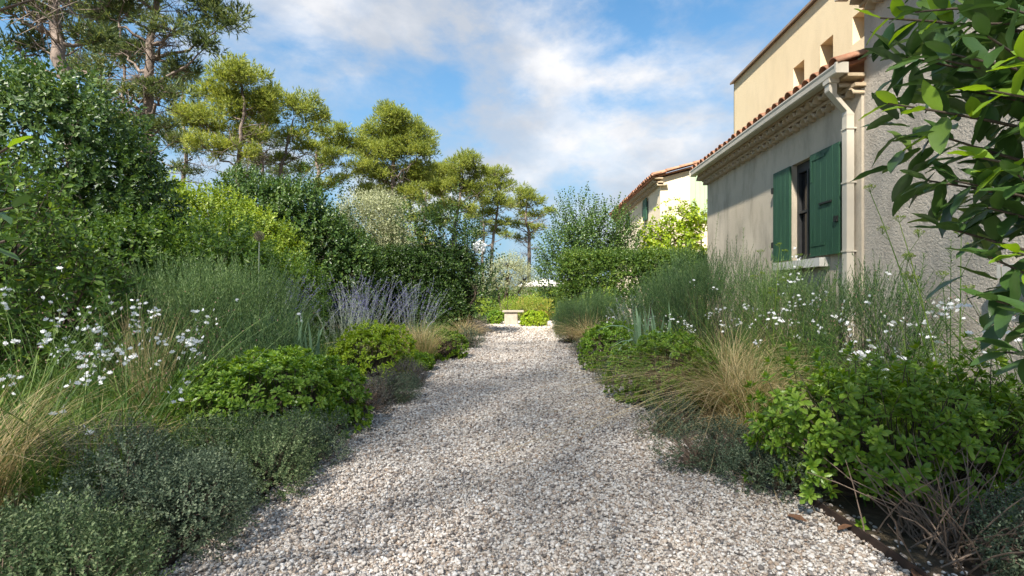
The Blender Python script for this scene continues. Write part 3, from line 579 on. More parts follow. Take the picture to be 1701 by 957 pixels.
def tuft(r, n, l, w):
    mb = MB(); a = np.radians(np.abs(r.normal(0, 42, n)).clip(4, 85)); az = r.uniform(0, 6.283, n)
    D = np.column_stack([np.sin(a) * np.cos(az), np.sin(a) * np.sin(az), np.cos(a)])
    nd = (np.array([(-w / 2, 0, 0), (w / 2, 0, 0), (0, 0, l)]), np.array([(0, 1, 2)]), np.zeros(1, int), np.zeros((0, 4), int), np.zeros(0, int))
    mb.inst(nd, np.column_stack([np.zeros(n), np.zeros(n), r.uniform(-.5, .3, n) * l]), D, rdir(r, n), r.uniform(.7, 1.15, n)); return mb.tm()
TUFT = [tuft(q, 8, .14, .025) for _ in range(5)]
def rosette(r, n=11, l=.045, w=.019, simple=False):
    mb = MB(); az = np.arange(n) * 2.39996 + r.uniform(0, 6); a = np.radians(np.linspace(82, 22, n) + r.normal(0, 7, n)); s = np.linspace(1.05, .55, n) * r.uniform(.85, 1.1, n)
    D = np.column_stack([np.sin(a) * np.cos(az), np.sin(a) * np.sin(az), np.cos(a)]); N = np.column_stack([-np.cos(a) * np.cos(az), -np.cos(a) * np.sin(az), np.sin(a)])
    mb.inst((leaf_small(l, w, .14) if simple else leaf_mid(l, w, .14, -.14, .68)).tm(), np.column_stack([np.zeros(n), np.zeros(n), np.linspace(-.018, .004, n)]), D, N, s)
    if not simple: mb.tube([(0, 0, -.07), (0, 0, -.02), (0, 0, 0)], [.0022, .002, .0015], 3, m=1)
    return mb
ROS = [rosette(q) for _ in range(5)]; ROS_T = [rosette(q, 11, .046, .026, True).tm() for _ in range(5)]
MT['young'] = leaf_mat('fresh_brightened_tips', [(0.0, (0.09, 0.175, 0.02)), (0.5, (0.15, 0.25, 0.028)), (1.0, (0.25, 0.35, 0.05))], 0.3, 0.36, 0.45, 3)  # fresh growth tone, also a lighter colour that brightens shrubs lying in shade
ROS_ME = {k: [x.mesh('leaf_rosette', [MT[k], MT['wood']]) for x in ROS] for k in ('pitto', 'pitto_y', 'young')}

# ------------------------------------------------------------------ trees
def pine(name, label, base, Y, trunk, lobes, r0, needles='pine', seed=1, dens=1.0, group='pines standing behind the shrubs', tsize=1.0, bare=14, dep=.8, clump=.3):
    """trunk: list of (px, py); lobes: list of (px, py, rx_px, ry_px); all measured at distance Y, crown given real depth"""
    r = np.random.default_rng(seed); B = np.array([(base - HX) * Y / F, Y, 0.0])
    t = thing(name, label, 'pine tree', tuple(B), group)
    T = np.array([[0, 0, -.05]] + [at(a, b_, Y) - B for a, b_ in trunk]); s = np.linspace(0, 1, len(T)); ss = np.linspace(0, 1, 18)
    C = np.column_stack([np.interp(ss, s, T[:, k]) for k in range(3)]); C[1:-1] = (C[:-2] + C[1:-1] * 2 + C[2:]) / 4; C[2:, 1] += np.cumsum(r.normal(0, .05, 16)); C[2:, 0] += r.normal(0, .025, 16)
    Rr = r0 * (1 - .75 * ss ** 1.1); Rr[0] *= 1.25
    tr_ = MB().tube(C, Rr, 9).build('trunk', MT['pine_bark'], t, True)
    k = Y / F; fo = MB(); tw = MB(); LC = []
    for (px, py, rx, ry) in lobes:
        c_ = at(px, py, Y) - B; rr = np.array([rx * k, (rx + ry) / 2 * k * dep, ry * k]); c_[1] += r.uniform(-.8, .8) * rr[1]
        j = int(np.argmin(np.abs(C[:, 2] - (c_[2] - .5 * abs(c_[0] - np.interp(c_[2], C[:, 2], C[:, 0])) - .25 * rr[2])))); A = C[j]
        tt = np.linspace(0, 1, 8)[:, None]; m_ = A * .4 + c_ * .6 + np.array([0, 0, -.12 * np.linalg.norm(c_ - A)]); X = A * (1 - tt) ** 2 + 2 * m_ * tt * (1 - tt) + c_ * tt ** 2; X[1:] += r.normal(0, .03 * rr[0] + .02, (7, 3))
        MB().tube(X, np.linspace(min(Rr[j] * .5, r0 * .4), r0 * .08, 8), 6).build('limb', MT['pine_bark'], t, True)
        nc = int(np.clip(24 * dens * (rr[0] * rr[2]) / .72, 10, 60))
        d = rdir(r, nc); d[:, 2] = np.abs(d[:, 2]) * r.choice([1, 1, 1, -.7], nc); cl = c_ + d * rr * r.uniform(.35, .92, nc)[:, None]; cr = clump * np.sqrt(rr[0] * rr[2]) * r.uniform(.6, 1.3, nc) + .12
        twigs(r, tw, cl, [c_, *X[4:7]], r0=r0 * .07 + .006, sag=.12)
        for q_, rad in zip(cl, cr):
            n = int(34 * dens * (rad / .35) ** 1.6 / tsize ** 1.5) + 6; dd = rdir(r, n); dd[:, 2] = dd[:, 2] * .75 + .28; dd = unit(dd)
            P = q_ + dd * rad * r.uniform(.35, 1.0, n)[:, None] * np.array([1.05, 1.05, .9])
            fo.insts(TUFT, P, unit(dd + np.array([0, 0, .45]) + rdir(r, n) * .3), rdir(r, n), r.uniform(.85, 1.35, n) * tsize, r)
    # bare lower twigs
    if bare:
        jj = r.integers(5, 13, bare); A = C[jj]; az = r.uniform(0, 6.28, bare); ln = r.uniform(.5, 1.6, bare) * (Y / 24) ** .5
        E = A + np.column_stack([np.cos(az) * ln, np.sin(az) * ln, r.uniform(-.1, .5, bare)]); X = A[:, None] + (E - A)[:, None] * np.linspace(0, 1, 5)[None, :, None] + r.normal(0, .05, (bare, 5, 3)) * np.linspace(0, 1, 5)[None, :, None]
        tw.tubes(X, np.linspace(.022, .006, 5)[None] * np.ones((bare, 1)), 4)
        for e_ in X[:, 2:].reshape(-1, 3):
            n = 3; tw.tubes(e_ + np.linspace(0, 1, 2)[None, :, None] * (rdir(r, n) * .5)[:, None], np.full((n, 2), .006), 3)
    tw.build('twigs', MT['pine_bark'], t, kind='stuff'); fo.build('needles', MT[needles], t, kind='stuff'); return t

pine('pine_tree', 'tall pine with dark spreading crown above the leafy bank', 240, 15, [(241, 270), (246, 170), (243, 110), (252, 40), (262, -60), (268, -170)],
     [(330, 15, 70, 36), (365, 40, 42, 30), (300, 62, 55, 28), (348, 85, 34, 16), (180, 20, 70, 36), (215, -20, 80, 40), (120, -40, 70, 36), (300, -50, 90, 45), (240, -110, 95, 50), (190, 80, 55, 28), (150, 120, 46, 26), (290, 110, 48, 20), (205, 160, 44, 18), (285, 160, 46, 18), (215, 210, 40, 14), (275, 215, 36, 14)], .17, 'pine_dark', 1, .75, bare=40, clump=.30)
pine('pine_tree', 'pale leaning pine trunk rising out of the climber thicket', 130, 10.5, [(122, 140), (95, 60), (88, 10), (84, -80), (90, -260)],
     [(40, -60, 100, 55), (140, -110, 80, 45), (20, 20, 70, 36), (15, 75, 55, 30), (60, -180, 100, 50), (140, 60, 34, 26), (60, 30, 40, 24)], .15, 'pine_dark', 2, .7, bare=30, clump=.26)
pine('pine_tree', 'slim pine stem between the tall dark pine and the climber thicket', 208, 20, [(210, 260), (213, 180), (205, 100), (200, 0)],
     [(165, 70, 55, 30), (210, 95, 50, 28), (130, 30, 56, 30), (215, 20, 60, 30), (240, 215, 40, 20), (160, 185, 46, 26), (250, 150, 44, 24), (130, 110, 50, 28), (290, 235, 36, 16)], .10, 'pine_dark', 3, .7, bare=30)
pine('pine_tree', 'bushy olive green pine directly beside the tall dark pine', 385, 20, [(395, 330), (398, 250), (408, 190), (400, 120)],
     [(378, 118, 46, 28), (405, 135, 44, 34), (345, 160, 52, 32), (400, 180, 54, 34), (340, 210, 50, 28), (432, 160, 32, 30), (310, 190, 36, 24), (400, 222, 50, 22), (350, 250, 50, 22), (410, 255, 36, 16)], .12, 'pine', 4, .9)
pine('pine_tree', 'forked pine with an open round crown behind dark viburnum', 470, 22, [(463, 330), (468, 280), (478, 240), (488, 200)],
     [(500, 185, 38, 32), (525, 205, 28, 28), (455, 175, 30, 28), (485, 228, 36, 22), (518, 250, 28, 16), (440, 205, 28, 22), (465, 265, 26, 12), (505, 285, 26, 12)], .11, 'pine', 5, .85)
pine('pine_tree', 'slanting pine with pale limbs between viburnum and silvery shrub', 520, 25, [(520, 330), (528, 285), (520, 255), (540, 225)],
     [(555, 225, 28, 26), (578, 240, 30, 30), (560, 268, 32, 20), (535, 250, 22, 16), (590, 278, 32, 20), (565, 300, 30, 14), (540, 310, 24, 10)], .13, 'pine', 6, .85)
pine('pine_tree', 'largest round crowned pine rising above the silvery shrub', 650, 27, [(650, 400), (652, 330), (655, 270), (660, 210)],
     [(660, 205, 38, 30), (690, 228, 36, 30), (625, 225, 36, 30), (702, 260, 30, 26), (655, 255, 44, 30), (612, 258, 30, 26), (680, 288, 46, 26), (628, 290, 40, 24), (672, 322, 44, 20), (620, 325, 38, 22), (655, 350, 40, 16)], .2, 'pine', 7, 1.0)
pine('pine_tree', 'broad flat topped pine behind the dark crape myrtle', 755, 31, [(752, 420), (758, 370), (765, 330), (770, 290)],
     [(772, 280, 32, 22), (735, 288, 32, 26), (798, 292, 20, 20), (755, 312, 40, 22), (720, 315, 24, 22), (787, 322, 26, 18), (740, 345, 32, 16), (775, 350, 26, 12), (722, 365, 24, 14)], .16, 'pine', 8, 1.0)
pine('pine_tree', 'narrow pine next to the broad flat topped pine', 822, 33, [(815, 430), (822, 380), (828, 340), (826, 300)],
     [(825, 290, 24, 16), (810, 310, 20, 18), (838, 310, 18, 18), (828, 335, 24, 16), (816, 357, 20, 14), (838, 370, 16, 12), (822, 385, 18, 8)], .13, 'pine', 9, 1.0)
pine('pine_tree', 'small pine with bare trunk standing alone beyond the path', 880, 36, [(879, 430), (880, 390), (872, 360), (876, 330)],
     [(872, 325, 26, 17), (892, 335, 16, 14), (856, 343, 24, 14), (910, 352, 16, 8), (880, 358, 28, 11), (860, 375, 20, 9), (893, 380, 16, 7), (870, 395, 20, 6)], .16, 'pine', 10, .9, bare=36)
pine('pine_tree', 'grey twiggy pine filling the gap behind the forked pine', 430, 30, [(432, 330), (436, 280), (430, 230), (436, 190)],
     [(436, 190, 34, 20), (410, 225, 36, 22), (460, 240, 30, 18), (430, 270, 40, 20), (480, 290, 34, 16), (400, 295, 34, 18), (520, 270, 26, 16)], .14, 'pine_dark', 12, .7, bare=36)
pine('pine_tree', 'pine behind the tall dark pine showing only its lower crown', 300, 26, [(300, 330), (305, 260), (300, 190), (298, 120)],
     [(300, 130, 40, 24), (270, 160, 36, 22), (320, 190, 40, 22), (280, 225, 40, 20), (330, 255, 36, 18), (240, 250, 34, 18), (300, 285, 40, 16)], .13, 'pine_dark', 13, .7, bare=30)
pine('pine_tree', 'pine behind the largest pine, its crown peeping out between neighbours', 705, 36, [(706, 420), (705, 360), (708, 310)],
     [(700, 300, 26, 18), (725, 320, 24, 16), (690, 330, 26, 16), (715, 350, 30, 14), (685, 365, 26, 12), (740, 370, 20, 12)], .15, 'pine', 14, .9)
pine('pine_tree', 'low pine behind the narrow pine with sparse branches', 800, 40, [(802, 430), (804, 380), (800, 340)],
     [(800, 340, 20, 12), (788, 362, 20, 10), (812, 372, 18, 10), (842, 392, 16, 8), (795, 392, 18, 9)], .14, 'pine', 15, .9)
# unseen trees added behind the camera to shade the garden, crowns thinned for even light
BIGT = [shoot(q, 9, .5, leaf_small(.11, .082, .15).tm(), 80, 30) for _ in range(3)]
def shade_tree(label, x, y, z, lobes, n, seed):
    return leafy('unseen_shade_tree', label, 'tree', [(x + a, y + b_, z + c_, d, e_, f_) for a, b_, c_, d, e_, f_ in lobes], BIGT, n, MT['shrub_d'], (.9, 1.4), 'unseen trees added to shade the garden', seed, .05, stems=2, stem_r=.11, twn=0, base=(x - 1.5, y - 1.0, 0))
CR = [(0, 0, 0, 4.7, 4.7, 1.7)]
for k, (x, y, n, lab) in enumerate(((-4.2, -12.5, 430, 'unseen shade tree behind the start of the path'), (-9.0, -12.3, 400, 'unseen shade tree behind the outer corner of the left bed'), (-4.0, -8.3, 430, 'unseen shade tree close behind the start of the path'), (-8.8, -8.0, 400, 'unseen shade tree outside the foot of the left bed'), (-4.4, -4.2, 300, 'unseen shade tree just outside the first gaura plants'), (-9.2, -3.8, 250, 'unseen shade tree outside the climber thicket'))):
    shade_tree(lab, x, y, 18, CR, int(n * 3.3), k + 1)

# ------------------------------------------------------------------ garden plants
MT['shrub_dd'] = leaf_mat('deep_green_leaves', [(0.0, (0.012, 0.032, 0.008)), (0.6, (0.035, 0.07, 0.015)), (1.0, (0.08, 0.13, 0.025))], 0.25, 0.4, 0.4, 1.3)
MT['hedge'] = leaf_mat('hedge_leaves', [(0.0, (0.03, 0.07, 0.012)), (0.6, (0.07, 0.13, 0.02)), (1.0, (0.15, 0.21, 0.035))], 0.3, 0.42, 0.4, 1.3)
LD = 'plants of the left bed'; RD = 'plants of the right bed'
def ell(x, y, z, rx, ry, rz): return (x, y, z, rx, ry, rz)
def mound_lobes(r, x, y, rx, ry, h, n=7, k=.55):
    L = [(x, y, h * .12, rx * .86, ry * .86, h * .82)]
    for i in range(n):
        a = 6.283 * i / n + r.uniform(-.3, .3); d = r.uniform(.35, .62); s = r.uniform(.75, 1.2) * k
        L.append((x + math.cos(a) * rx * d, y + math.sin(a) * ry * d, h * r.uniform(.1, .3) + h * (1 - d) * .35, rx * s, ry * s, h * s * .95))
    return L
def lumps(r, rx, ry, h):
    n = int(4 + 9 * rx); L = [(0, 0, 0, rx * .66, ry * .66, h * .34)]
    for i in range(n):
        a = i * 2.39996 + r.uniform(-.3, .3); d = math.sqrt((i + .5) / n) * .82; s = r.uniform(.11, .20) * min(1.0, .45 + rx)
        L.append((math.cos(a) * rx * d, math.sin(a) * ry * d, h * (.55 * math.sqrt(max(0, 1 - d * d)) + r.uniform(-.12, .16)), s, s * r.uniform(.8, 1.2), s * r.uniform(.75, 1.1)))
    return L
def thyme(label, x, y, rx, ry, h, n, seed, m='thyme', dry=.0, size=(.85, 1.45), cat='thyme', name='thyme_mound', group='thyme mounds along the gravel'):
    r = np.random.default_rng(seed); L = np.array(lumps(r, rx, ry, h)); t = thing(name, label, cat, (x, y, 0), group)
    P, O = lobe_points(r, L, int(n * .9), .72, .005); D = mixd(r, O, .8, .45, .4)
    if dry > 0:
        from_noise = np.sin(P[:, 0] * 9 + seed) * np.cos(P[:, 1] * 11 + seed * 2) + r.normal(0, .35, len(P)); keep = from_noise < (1.1 - dry * 1.6)
    else: keep = r.random(len(P)) < .97
    MB().insts(SH_THYME, P[keep], D[keep], rdir(r, keep.sum()), r.uniform(*size, keep.sum()), r).build('foliage', [MT[m], MT['wood']], t, kind='stuff')
    wd = MB(); k = int(150 + 900 * dry); j = r.choice(len(P), min(k, len(P)), replace=False); twigs(r, wd, P[j] * np.array([.97, .97, .95]), [(r.uniform(-.3, .3) * rx, r.uniform(-.3, .3) * ry, .01) for _ in range(7)], r0=.0022, sag=.02, r1=.5)
    wd.build('woody_stems', MT['dead'], t, kind='stuff')
    co = MB(); cL = L.copy(); co_ = []
    return t
def pitto(label, x, y, rx, ry, h, n, seed, m='pitto', n_obj=0, size=(.85, 1.25), low=.0, name='pittosporum_shrub', group='low glossy shrubs', tips=.0, loose=0.0):
    """dense low shrub of leaf rosettes; the n_obj rosettes that face the path most are parts of their own"""
    r = np.random.default_rng(seed); L = np.array(mound_lobes(r, 0, 0, rx, ry, h, 9, .44)); L[:, 2] += low; t = thing(name, label, 'shrub', (x, y, 0), group)
    P, O = lobe_points(r, L, n, .78, .03 + low * .5); D = mixd(r, O, .8, .45, .3); S = r.uniform(*size, len(P))
    if loose: P = P + O * np.array([.7, .7, 1.2]) * (r.random((len(P), 1)) ** 3 * loose)
    V = unit(np.array([-x, -y, CAMZ]) - P); score = (O * V).sum(1) + r.normal(0, .12, len(P)) - 1.2 * ((P[:, 2] < .05)); idx = np.argsort(-score); a = idx[:n_obj]; b = idx[n_obj:]
    MB().insts(ROS_T, P[b], D[b], rdir(r, len(b)), S[b], r).build('foliage', [MT[m], MT['wood']], t, kind='stuff')
    for i in a:
        top = D[i, 2] > .3 and r.random() < tips  # upward rosettes take the lighter leaf: new growth plus brightness put into the colour
        put_frame('leaf_rosette', ROS_ME['young' if top and m == 'pitto' else m][r.integers(5)], t, P[i], D[i], rdir(r, 1)[0], S[i])
    st = MB(); hubs = [(r.uniform(-.25, .25) * rx, r.uniform(-.25, .25) * ry, .02) for _ in range(6)]; j = r.choice(len(P), min(len(P), 260), replace=False); twigs(r, st, P[j] * .95, hubs, r0=.0055, sag=.05, k=4)
    st.build('twigs', MT['wood'], t, kind='stuff'); return t
def rosemary(label, x, y, rx, ry, h, n, seed, m='rosemary', size=(1.0, 1.5), group='rosemary bushes', up=1.0, name='rosemary_bush'):
    r = np.random.default_rng(seed); t = thing(name, label, 'rosemary', (x, y, 0), group)
    L = np.array(mound_lobes(r, 0, 0, rx, ry, h * .86, 7, .5)); P, O = lobe_points(r, L, int(n * 1.8), .6, .05); D = unit(O * np.array([.45, .45, .25]) + np.array([0, 0, up]) + rdir(r, len(P)) * .28)
    MB().insts(SH_ROSE, P, D, rdir(r, len(P)), r.uniform(*size, len(P)), r).build('foliage', [MT[m], MT['wood']], t, kind='stuff')
    st = MB(); j = r.choice(len(P), min(len(P), 120), replace=False); twigs(r, st, P[j], [(r.uniform(-.3, .3) * rx, r.uniform(-.3, .3) * ry, .01) for _ in range(6)], r0=.006, sag=.08); st.build('woody_stems', MT['wood'], t, kind='stuff'); return t
def arcs(r, n, x0, spread, ln, lean, droop, k=7, bias=(0, 0), jl=.3):
    """arching blades: (n,k,3) centre lines from the origin tuft"""
    az = r.uniform(0, 6.283, n); d = np.column_stack([np.cos(az) + bias[0], np.sin(az) + bias[1], np.zeros(n)]); L = ln * r.uniform(1 - jl, 1 + jl * .5, n)
    le = np.abs(r.normal(lean, lean * .45, n)); dr = np.abs(r.normal(droop, droop * .4, n)); t = np.linspace(0, 1, k)[None, :]
    hor = (le[:, None] * t + dr[:, None] * t ** 2 * .9); ver = t * (1 - .35 * le[:, None]) - dr[:, None] * t ** 2.6 * .62
    P0 = np.column_stack([r.normal(0, x0, n), r.normal(0, x0, n), np.zeros(n)])
    C = P0[:, None] + L[:, None, None] * (d[:, None] * hor[:, :, None] + np.array([0, 0, 1.0]) * ver[:, :, None]); C[:, 1:] += np.cumsum(r.normal(0, .006, (n, k - 1, 3)), 1) * L[:, None, None]
    C[:, :, 2] = np.maximum(C[:, :, 2], .004); return C, unit(np.column_stack([-d[:, 1], d[:, 0], r.normal(0, .3, n)]))
def stipa(label, x, y, ln, n, seed, lean=.35, droop=.55, bias=(0, 0), w=.0028, green=.35, x0=.05, name='feather_grass', group='feather grass tufts'):
    r = np.random.default_rng(seed); t = thing(name, label, 'ornamental grass', (x, y, 0), group)
    C, s = arcs(r, n, x0, .1, ln, lean, droop, bias=bias); W = np.array([1, 1, .95, .85, .7, .5, .2])[None] * w
    MB().ribbons(C, W, s).build('straw_blades', MT['straw'], t, kind='stuff')
    n2 = int(n * green); C, s = arcs(r, n2, x0, .1, ln * .72, lean * .9, droop * .6, bias=bias); MB().ribbons(C, W, s).build('green_blades', MT['grass'], t, kind='stuff'); return t
PET = MB()
for k in range(4):
    az = math.radians([-62, -22, 22, 62][k]); tl = leaf_mid(.0165, .0098, .12, -.25, .62).tm()
    PET.inst(tl, np.zeros((1, 3)), np.array([[math.sin(az), -.35, math.cos(az)]]), np.array([[0, -1, .2]]), np.array([1.0]))
PET.inst(leaf_small(.014, .0007).tm(), np.zeros((6, 3)), np.column_stack([np.linspace(-.5, .5, 6), np.full(6, -.8), np.full(6, -.5)]), np.tile([0, 0, 1.], (6, 1)), np.ones(6))
PET_ME = PET.mesh('flower', [MT['petal']]); SH_GL = leaf_small(.045, .008, .1).tm(); BUD = leaf_small(.012, .005, .3).tm()
def gaura(label, x, y, h, n, nf, seed, lean=.28, droop=.25, bias=(0, 0), group='gaura plants in white flower', fs=1.0, low=420):
    r = np.random.default_rng(seed); t = thing('gaura_plant', label, 'flowering plant', (x, y, 0), group)
    n = int(n * 1.5); C, s = arcs(r, n, .10, .1, h, lean, droop, 9, bias); MB().tubes(C, np.linspace(.0032, .0014, 9)[None] * np.ones((n, 1)), 3).build('flower_stems', MT['herb'], t, kind='stuff')
    lf = MB(); m = n * 9; i = r.integers(n, size=m); u = r.uniform(.05, .75, m); P = np.array([[np.interp(b * 8, range(9), C[a, :, k]) for k in range(3)] for a, b in zip(i, u)]); az = r.uniform(0, 6.28, m)
    lf.inst(SH_GL, P, np.column_stack([np.cos(az), np.sin(az), r.uniform(.2, 1.1, m)]), np.tile([0, 0, 1.], (m, 1)), r.uniform(.6, 1.25, m))
    C2, s2 = arcs(r, low, .13, .1, h * .5, .4, .3, 5); lf.ribbons(C2, np.array([.7, 1, .9, .6, .1])[None] * .0065, s2); lf.build('leaves', MT['herb'], t, kind='stuff')
    bd = MB(); P = C[:, 7:].reshape(-1, 3); bd.inst(BUD, P, rdir(r, len(P)) * .5 + np.array([0, 0, 1]), rdir(r, len(P)), np.ones(len(P))); bd.build('buds', MT['bud'], t, kind='stuff')
    for f in range(int(nf * 2.9)):
        a = r.integers(max(4, n // 2)); b = r.uniform(.74, 1.0) * 8; p = np.array([np.interp(b, range(9), C[a, :, k]) for k in range(3)]) + r.normal(0, .012, 3)
        if f % 3: p = last + r.normal(0, .028, 3)
        last = p; az = r.uniform(0, 6.28); put('flower', PET_ME, t, p, (r.uniform(-.5, .6), r.uniform(-.4, .4), az), fs * r.uniform(.8, 1.3))
    return t
def iris(label, x, y, h, n, seed, bent=.2, w=.038, group='clumps of iris blades', rz=0):
    r = np.random.default_rng(seed); t = thing('iris_clump', label, 'iris', (x, y, 0), group)
    for i in range(n):
        L = h * r.uniform(.6, 1.08); az = r.uniform(0, 6.28); d = np.array([math.cos(az), math.sin(az), 0]); le = abs(r.normal(.13, .08)); dr = r.uniform(.5, .9) if r.random() < bent else r.uniform(0, .12)
        u = np.linspace(0, 1, 9); C = np.array([r.normal(0, .09), r.normal(0, .07), 0]) + L * (d * (le * u + dr * u ** 3 * .8)[:, None] + np.array([0, 0, 1]) * (u - dr * u ** 4 * .75)[:, None]); C[:, 2] = np.maximum(C[:, 2], 0.01)
        sd = unit(np.array([-d[1], d[0], r.normal(0, .2)])); W = w * np.array([.8, 1, 1, .98, .92, .82, .66, .42, .04]) * r.uniform(.7, 1.1); nn = np.cross(sd, [0, 0, 1.])
        V = np.stack([C - sd * W[:, None] / 2, C + nn * W[:, None] * .12, C + sd * W[:, None] / 2], 1).reshape(-1, 3)
        q_ = [(3 * k + a, 3 * k + a + 1, 3 * k + a + 4, 3 * k + a + 3) for k in range(8) for a in (0, 1)]
        MB().add(V, q=q_).build('blade', MT['iris'], t, True)
    return t
def perovskia(label, x, y, h, n, seed, group='hazy purple flower clumps', m='purple', bias=(0, 0), lean=.25):
    r = np.random.default_rng(seed); t = thing('russian_sage', label, 'flowering plant', (x, y, 0), group)
    C, s = arcs(r, n, .12, .1, h, lean, .12, 9, bias); MB().tubes(C, np.linspace(.003, .0012, 9)[None] * np.ones((n, 1)), 3).build('stems', MT['grey'], t, kind='stuff')
    fl = MB(); m_ = n * 60; i = r.integers(n, size=m_); u = r.uniform(.45, 1, m_) * 8; k0 = u.astype(int).clip(0, 7); P = C[i, k0] + (C[i, k0 + 1] - C[i, k0]) * (u - k0)[:, None]; P += rdir(r, m_) * (.028 * r.random((m_, 1)))
    fl.inst(leaf_small(.013, .009, .3).tm(), P, rdir(r, m_) + np.array([0, 0, .4]), rdir(r, m_), r.uniform(.7, 1.3, m_)); fl.build('florets', MT[m], t, kind='stuff')
    lf = MB(); m_ = n * 18; i = r.integers(n, size=m_); k0 = r.integers(0, 5, m_); P = C[i, k0]; lf.inst(leaf_small(.05, .012).tm(), P, rdir(r, m_) + np.array([0, 0, .5]), rdir(r, m_), np.ones(m_)); lf.build('leaves', MT['rosemary'], t, kind='stuff'); return t
def horseweed(label, x, y, h, seed, m='weed', lean=.06, n=150, ll=.075, group='tall narrow-leaved stems'):
    r = np.random.default_rng(seed); t = thing('horseweed_stem', label, 'wild plant', (x, y, 0), group)
    u = np.linspace(0, 1, 9); az = r.uniform(0, 6.28); C = np.column_stack([math.cos(az) * lean * u ** 2, math.sin(az) * lean * u ** 2, u]) * h; MB().tube(C, np.linspace(.005, .0016, 9), 5).build('stem', MT['weed'], t, True)
    v = np.sort(r.uniform(.12, 1, n)); P = np.column_stack([np.interp(v, u, C[:, k]) for k in range(3)]); a = np.arange(n) * 2.39996; el = np.interp(v, [0, .8, 1], [.1, .45, 1.6]); D = np.column_stack([np.cos(a), np.sin(a), el + r.normal(0, .12, n)])
    MB().inst(leaf_mid(ll, .0075, .1, -.35, .5).tm(), P, D, np.tile([0, 0, 1.], (n, 1)), np.interp(v, [0, .75, 1], [1.15, 1, .45]) * r.uniform(.8, 1.15, n)).build('leaves', MT[m], t, kind='stuff'); return t
def fennel(label, x, y, tips_, seed, group=None):
    """thin forking stalks with flat yellow-green umbels; tips_ are end points relative to the base"""
    r = np.random.default_rng(seed); t = thing('fennel_plant', label, 'fennel', (x, y, 0), group); st = MB(); um = MB(); lf = MB()
    for e in tips_:
        e = np.array(e, float); u = np.linspace(0, 1, 10)[:, None]; m_ = e * .5 + np.array([0, 0, .12 * e[2]]); C = 2 * m_ * u * (1 - u) + e * u * u; st.tube(C, np.linspace(.006, .002, 10), 5)
        for k, j in enumerate((9, 7, 6, 5)):
            p = C[j] + (0 if j == 9 else 1) * (unit(rdir(r, 1))[0] * .5 + np.array([0, 0, .6])) * .16 * e[2] / 1.2
            if j != 9: st.tube(np.linspace(C[j], p, 4), [.0022, .002, .0016, .0012], 4)
            n = 15; d = unit(rdir(r, n) * .75 + np.array([0, 0, 1])); rr = .045; T_ = p + d * rr; st.tubes(p + np.linspace(0, 1, 3)[None, :, None] * (d * rr)[:, None], np.full((n, 3), .0007), 3)
            Q_ = (T_[:, None] + r.normal(0, .0045, (n, 9, 3))).reshape(-1, 3); um.inst(leaf_small(.006, .005, .2).tm(), Q_, rdir(r, len(Q_)) + np.array([0, 0, .8]), rdir(r, len(Q_)), np.ones(len(Q_)))
        n = 60; j = r.integers(1, 7, n); lf.inst(leaf_small(.06, .0022).tm(), C[j], rdir(r, n) + np.array([0, 0, .5]), rdir(r, n), r.uniform(.6, 1.2, n))
    st.build('stalks', MT['herb'], t, kind='stuff'); um.build('umbels', MT['shrub_y'], t, kind='stuff'); lf.build('leaves', MT['herb'], t, kind='stuff'); return t

# ---- left bed, foreground to back
thyme('grey-green thyme cushion on the path edge, farthest from the seat', -1.54, 1.60, .48, .28, .26, 3780, 21, 'thyme_g')
thyme('wide grey-green thyme mound spilling onto gravel below the gaura flowers', -1.52, 2.12, .45, .30, .38, 4680, 22, dry=.12)
thyme('grey-green thyme mound touching the low bright pittosporum', -1.46, 2.72, .46, .33, .30, 4680, 23, 'thyme_g', dry=.12)
thyme('dark twiggy thyme mound squeezed between thyme and gaura stems', -2.08, 2.62, .34, .34, .40, 2340, 24, 'thyme_o', dry=.5)
thyme('small thyme cushion under the front of the low bright pittosporum', -1.35, 3.15, .25, .26, .22, 1440, 25)
pitto('low spreading bright green pittosporum between thyme and rosemary', -1.80, 3.72, .80, .54, .66, 1350, 31, n_obj=300, tips=1.0)
thyme('purple-brown heathery cushion behind the low bright pittosporum', -1.42, 4.45, .30, .34, .34, 1800, 26, 'heath', .3)
thyme('grey thyme cushion below the yellow-green ball shrub', -1.22, 4.75, .24, .26, .27, 1350, 27)
thyme('brownish thyme cushion at the foot of the yellow-green ball shrub', -1.24, 5.45, .22, .28, .26, 1080, 28, 'heath')
pitto('dome shaped yellow-green shrub beside the upright iris blades', -1.72, 5.72, .52, .48, .78, 1050, 32, 'pitto_y', n_obj=260, size=(.8, 1.1))
iris('upright grey-green iris clump behind the dome shaped yellow shrub', -2.05, 4.75, .80, 20, 41, .25)
rosemary('broad rosemary with pale tips behind the low bright pittosporum', -3.0, 5.2, .95, .62, 1.36, 1054, 51)
rosemary('second rosemary behind the broad one, under the leafy bank', -4.1, 6.3, .9, .6, 1.62, 816, 52)
rosemary('dark rosemary tuft between the broad rosemary and iris', -2.45, 4.75, .38, .35, .72, 340, 53, 'rosemary_d')
gaura('white gaura leaning over the low pittosporum beside straw grass', -2.35, 3.35, 1.05, 38, 34, 61, bias=(.15, .0))
gaura('white gaura at the outer end of the left bed among straw blades', -2.75, 2.75, 1.1, 36, 32, 62, bias=(.1, -.05))
gaura('white gaura in front of the broad rosemary, near its twin', -2.95, 3.75, 1.15, 34, 30, 63)
gaura('white gaura under the glossy shrub of the left bank', -3.7, 3.9, 1.25, 34, 20, 64)
gaura('sparse white gaura with few flowers above the thyme mounds', -2.2, 2.5, .85, 22, 12, 65, bias=(-.1, .1))
stipa('straw grass tuft at the outer end of the left bed', -2.42, 2.2, .85, 420, 71, .3, .45, w=.003, x0=.07)
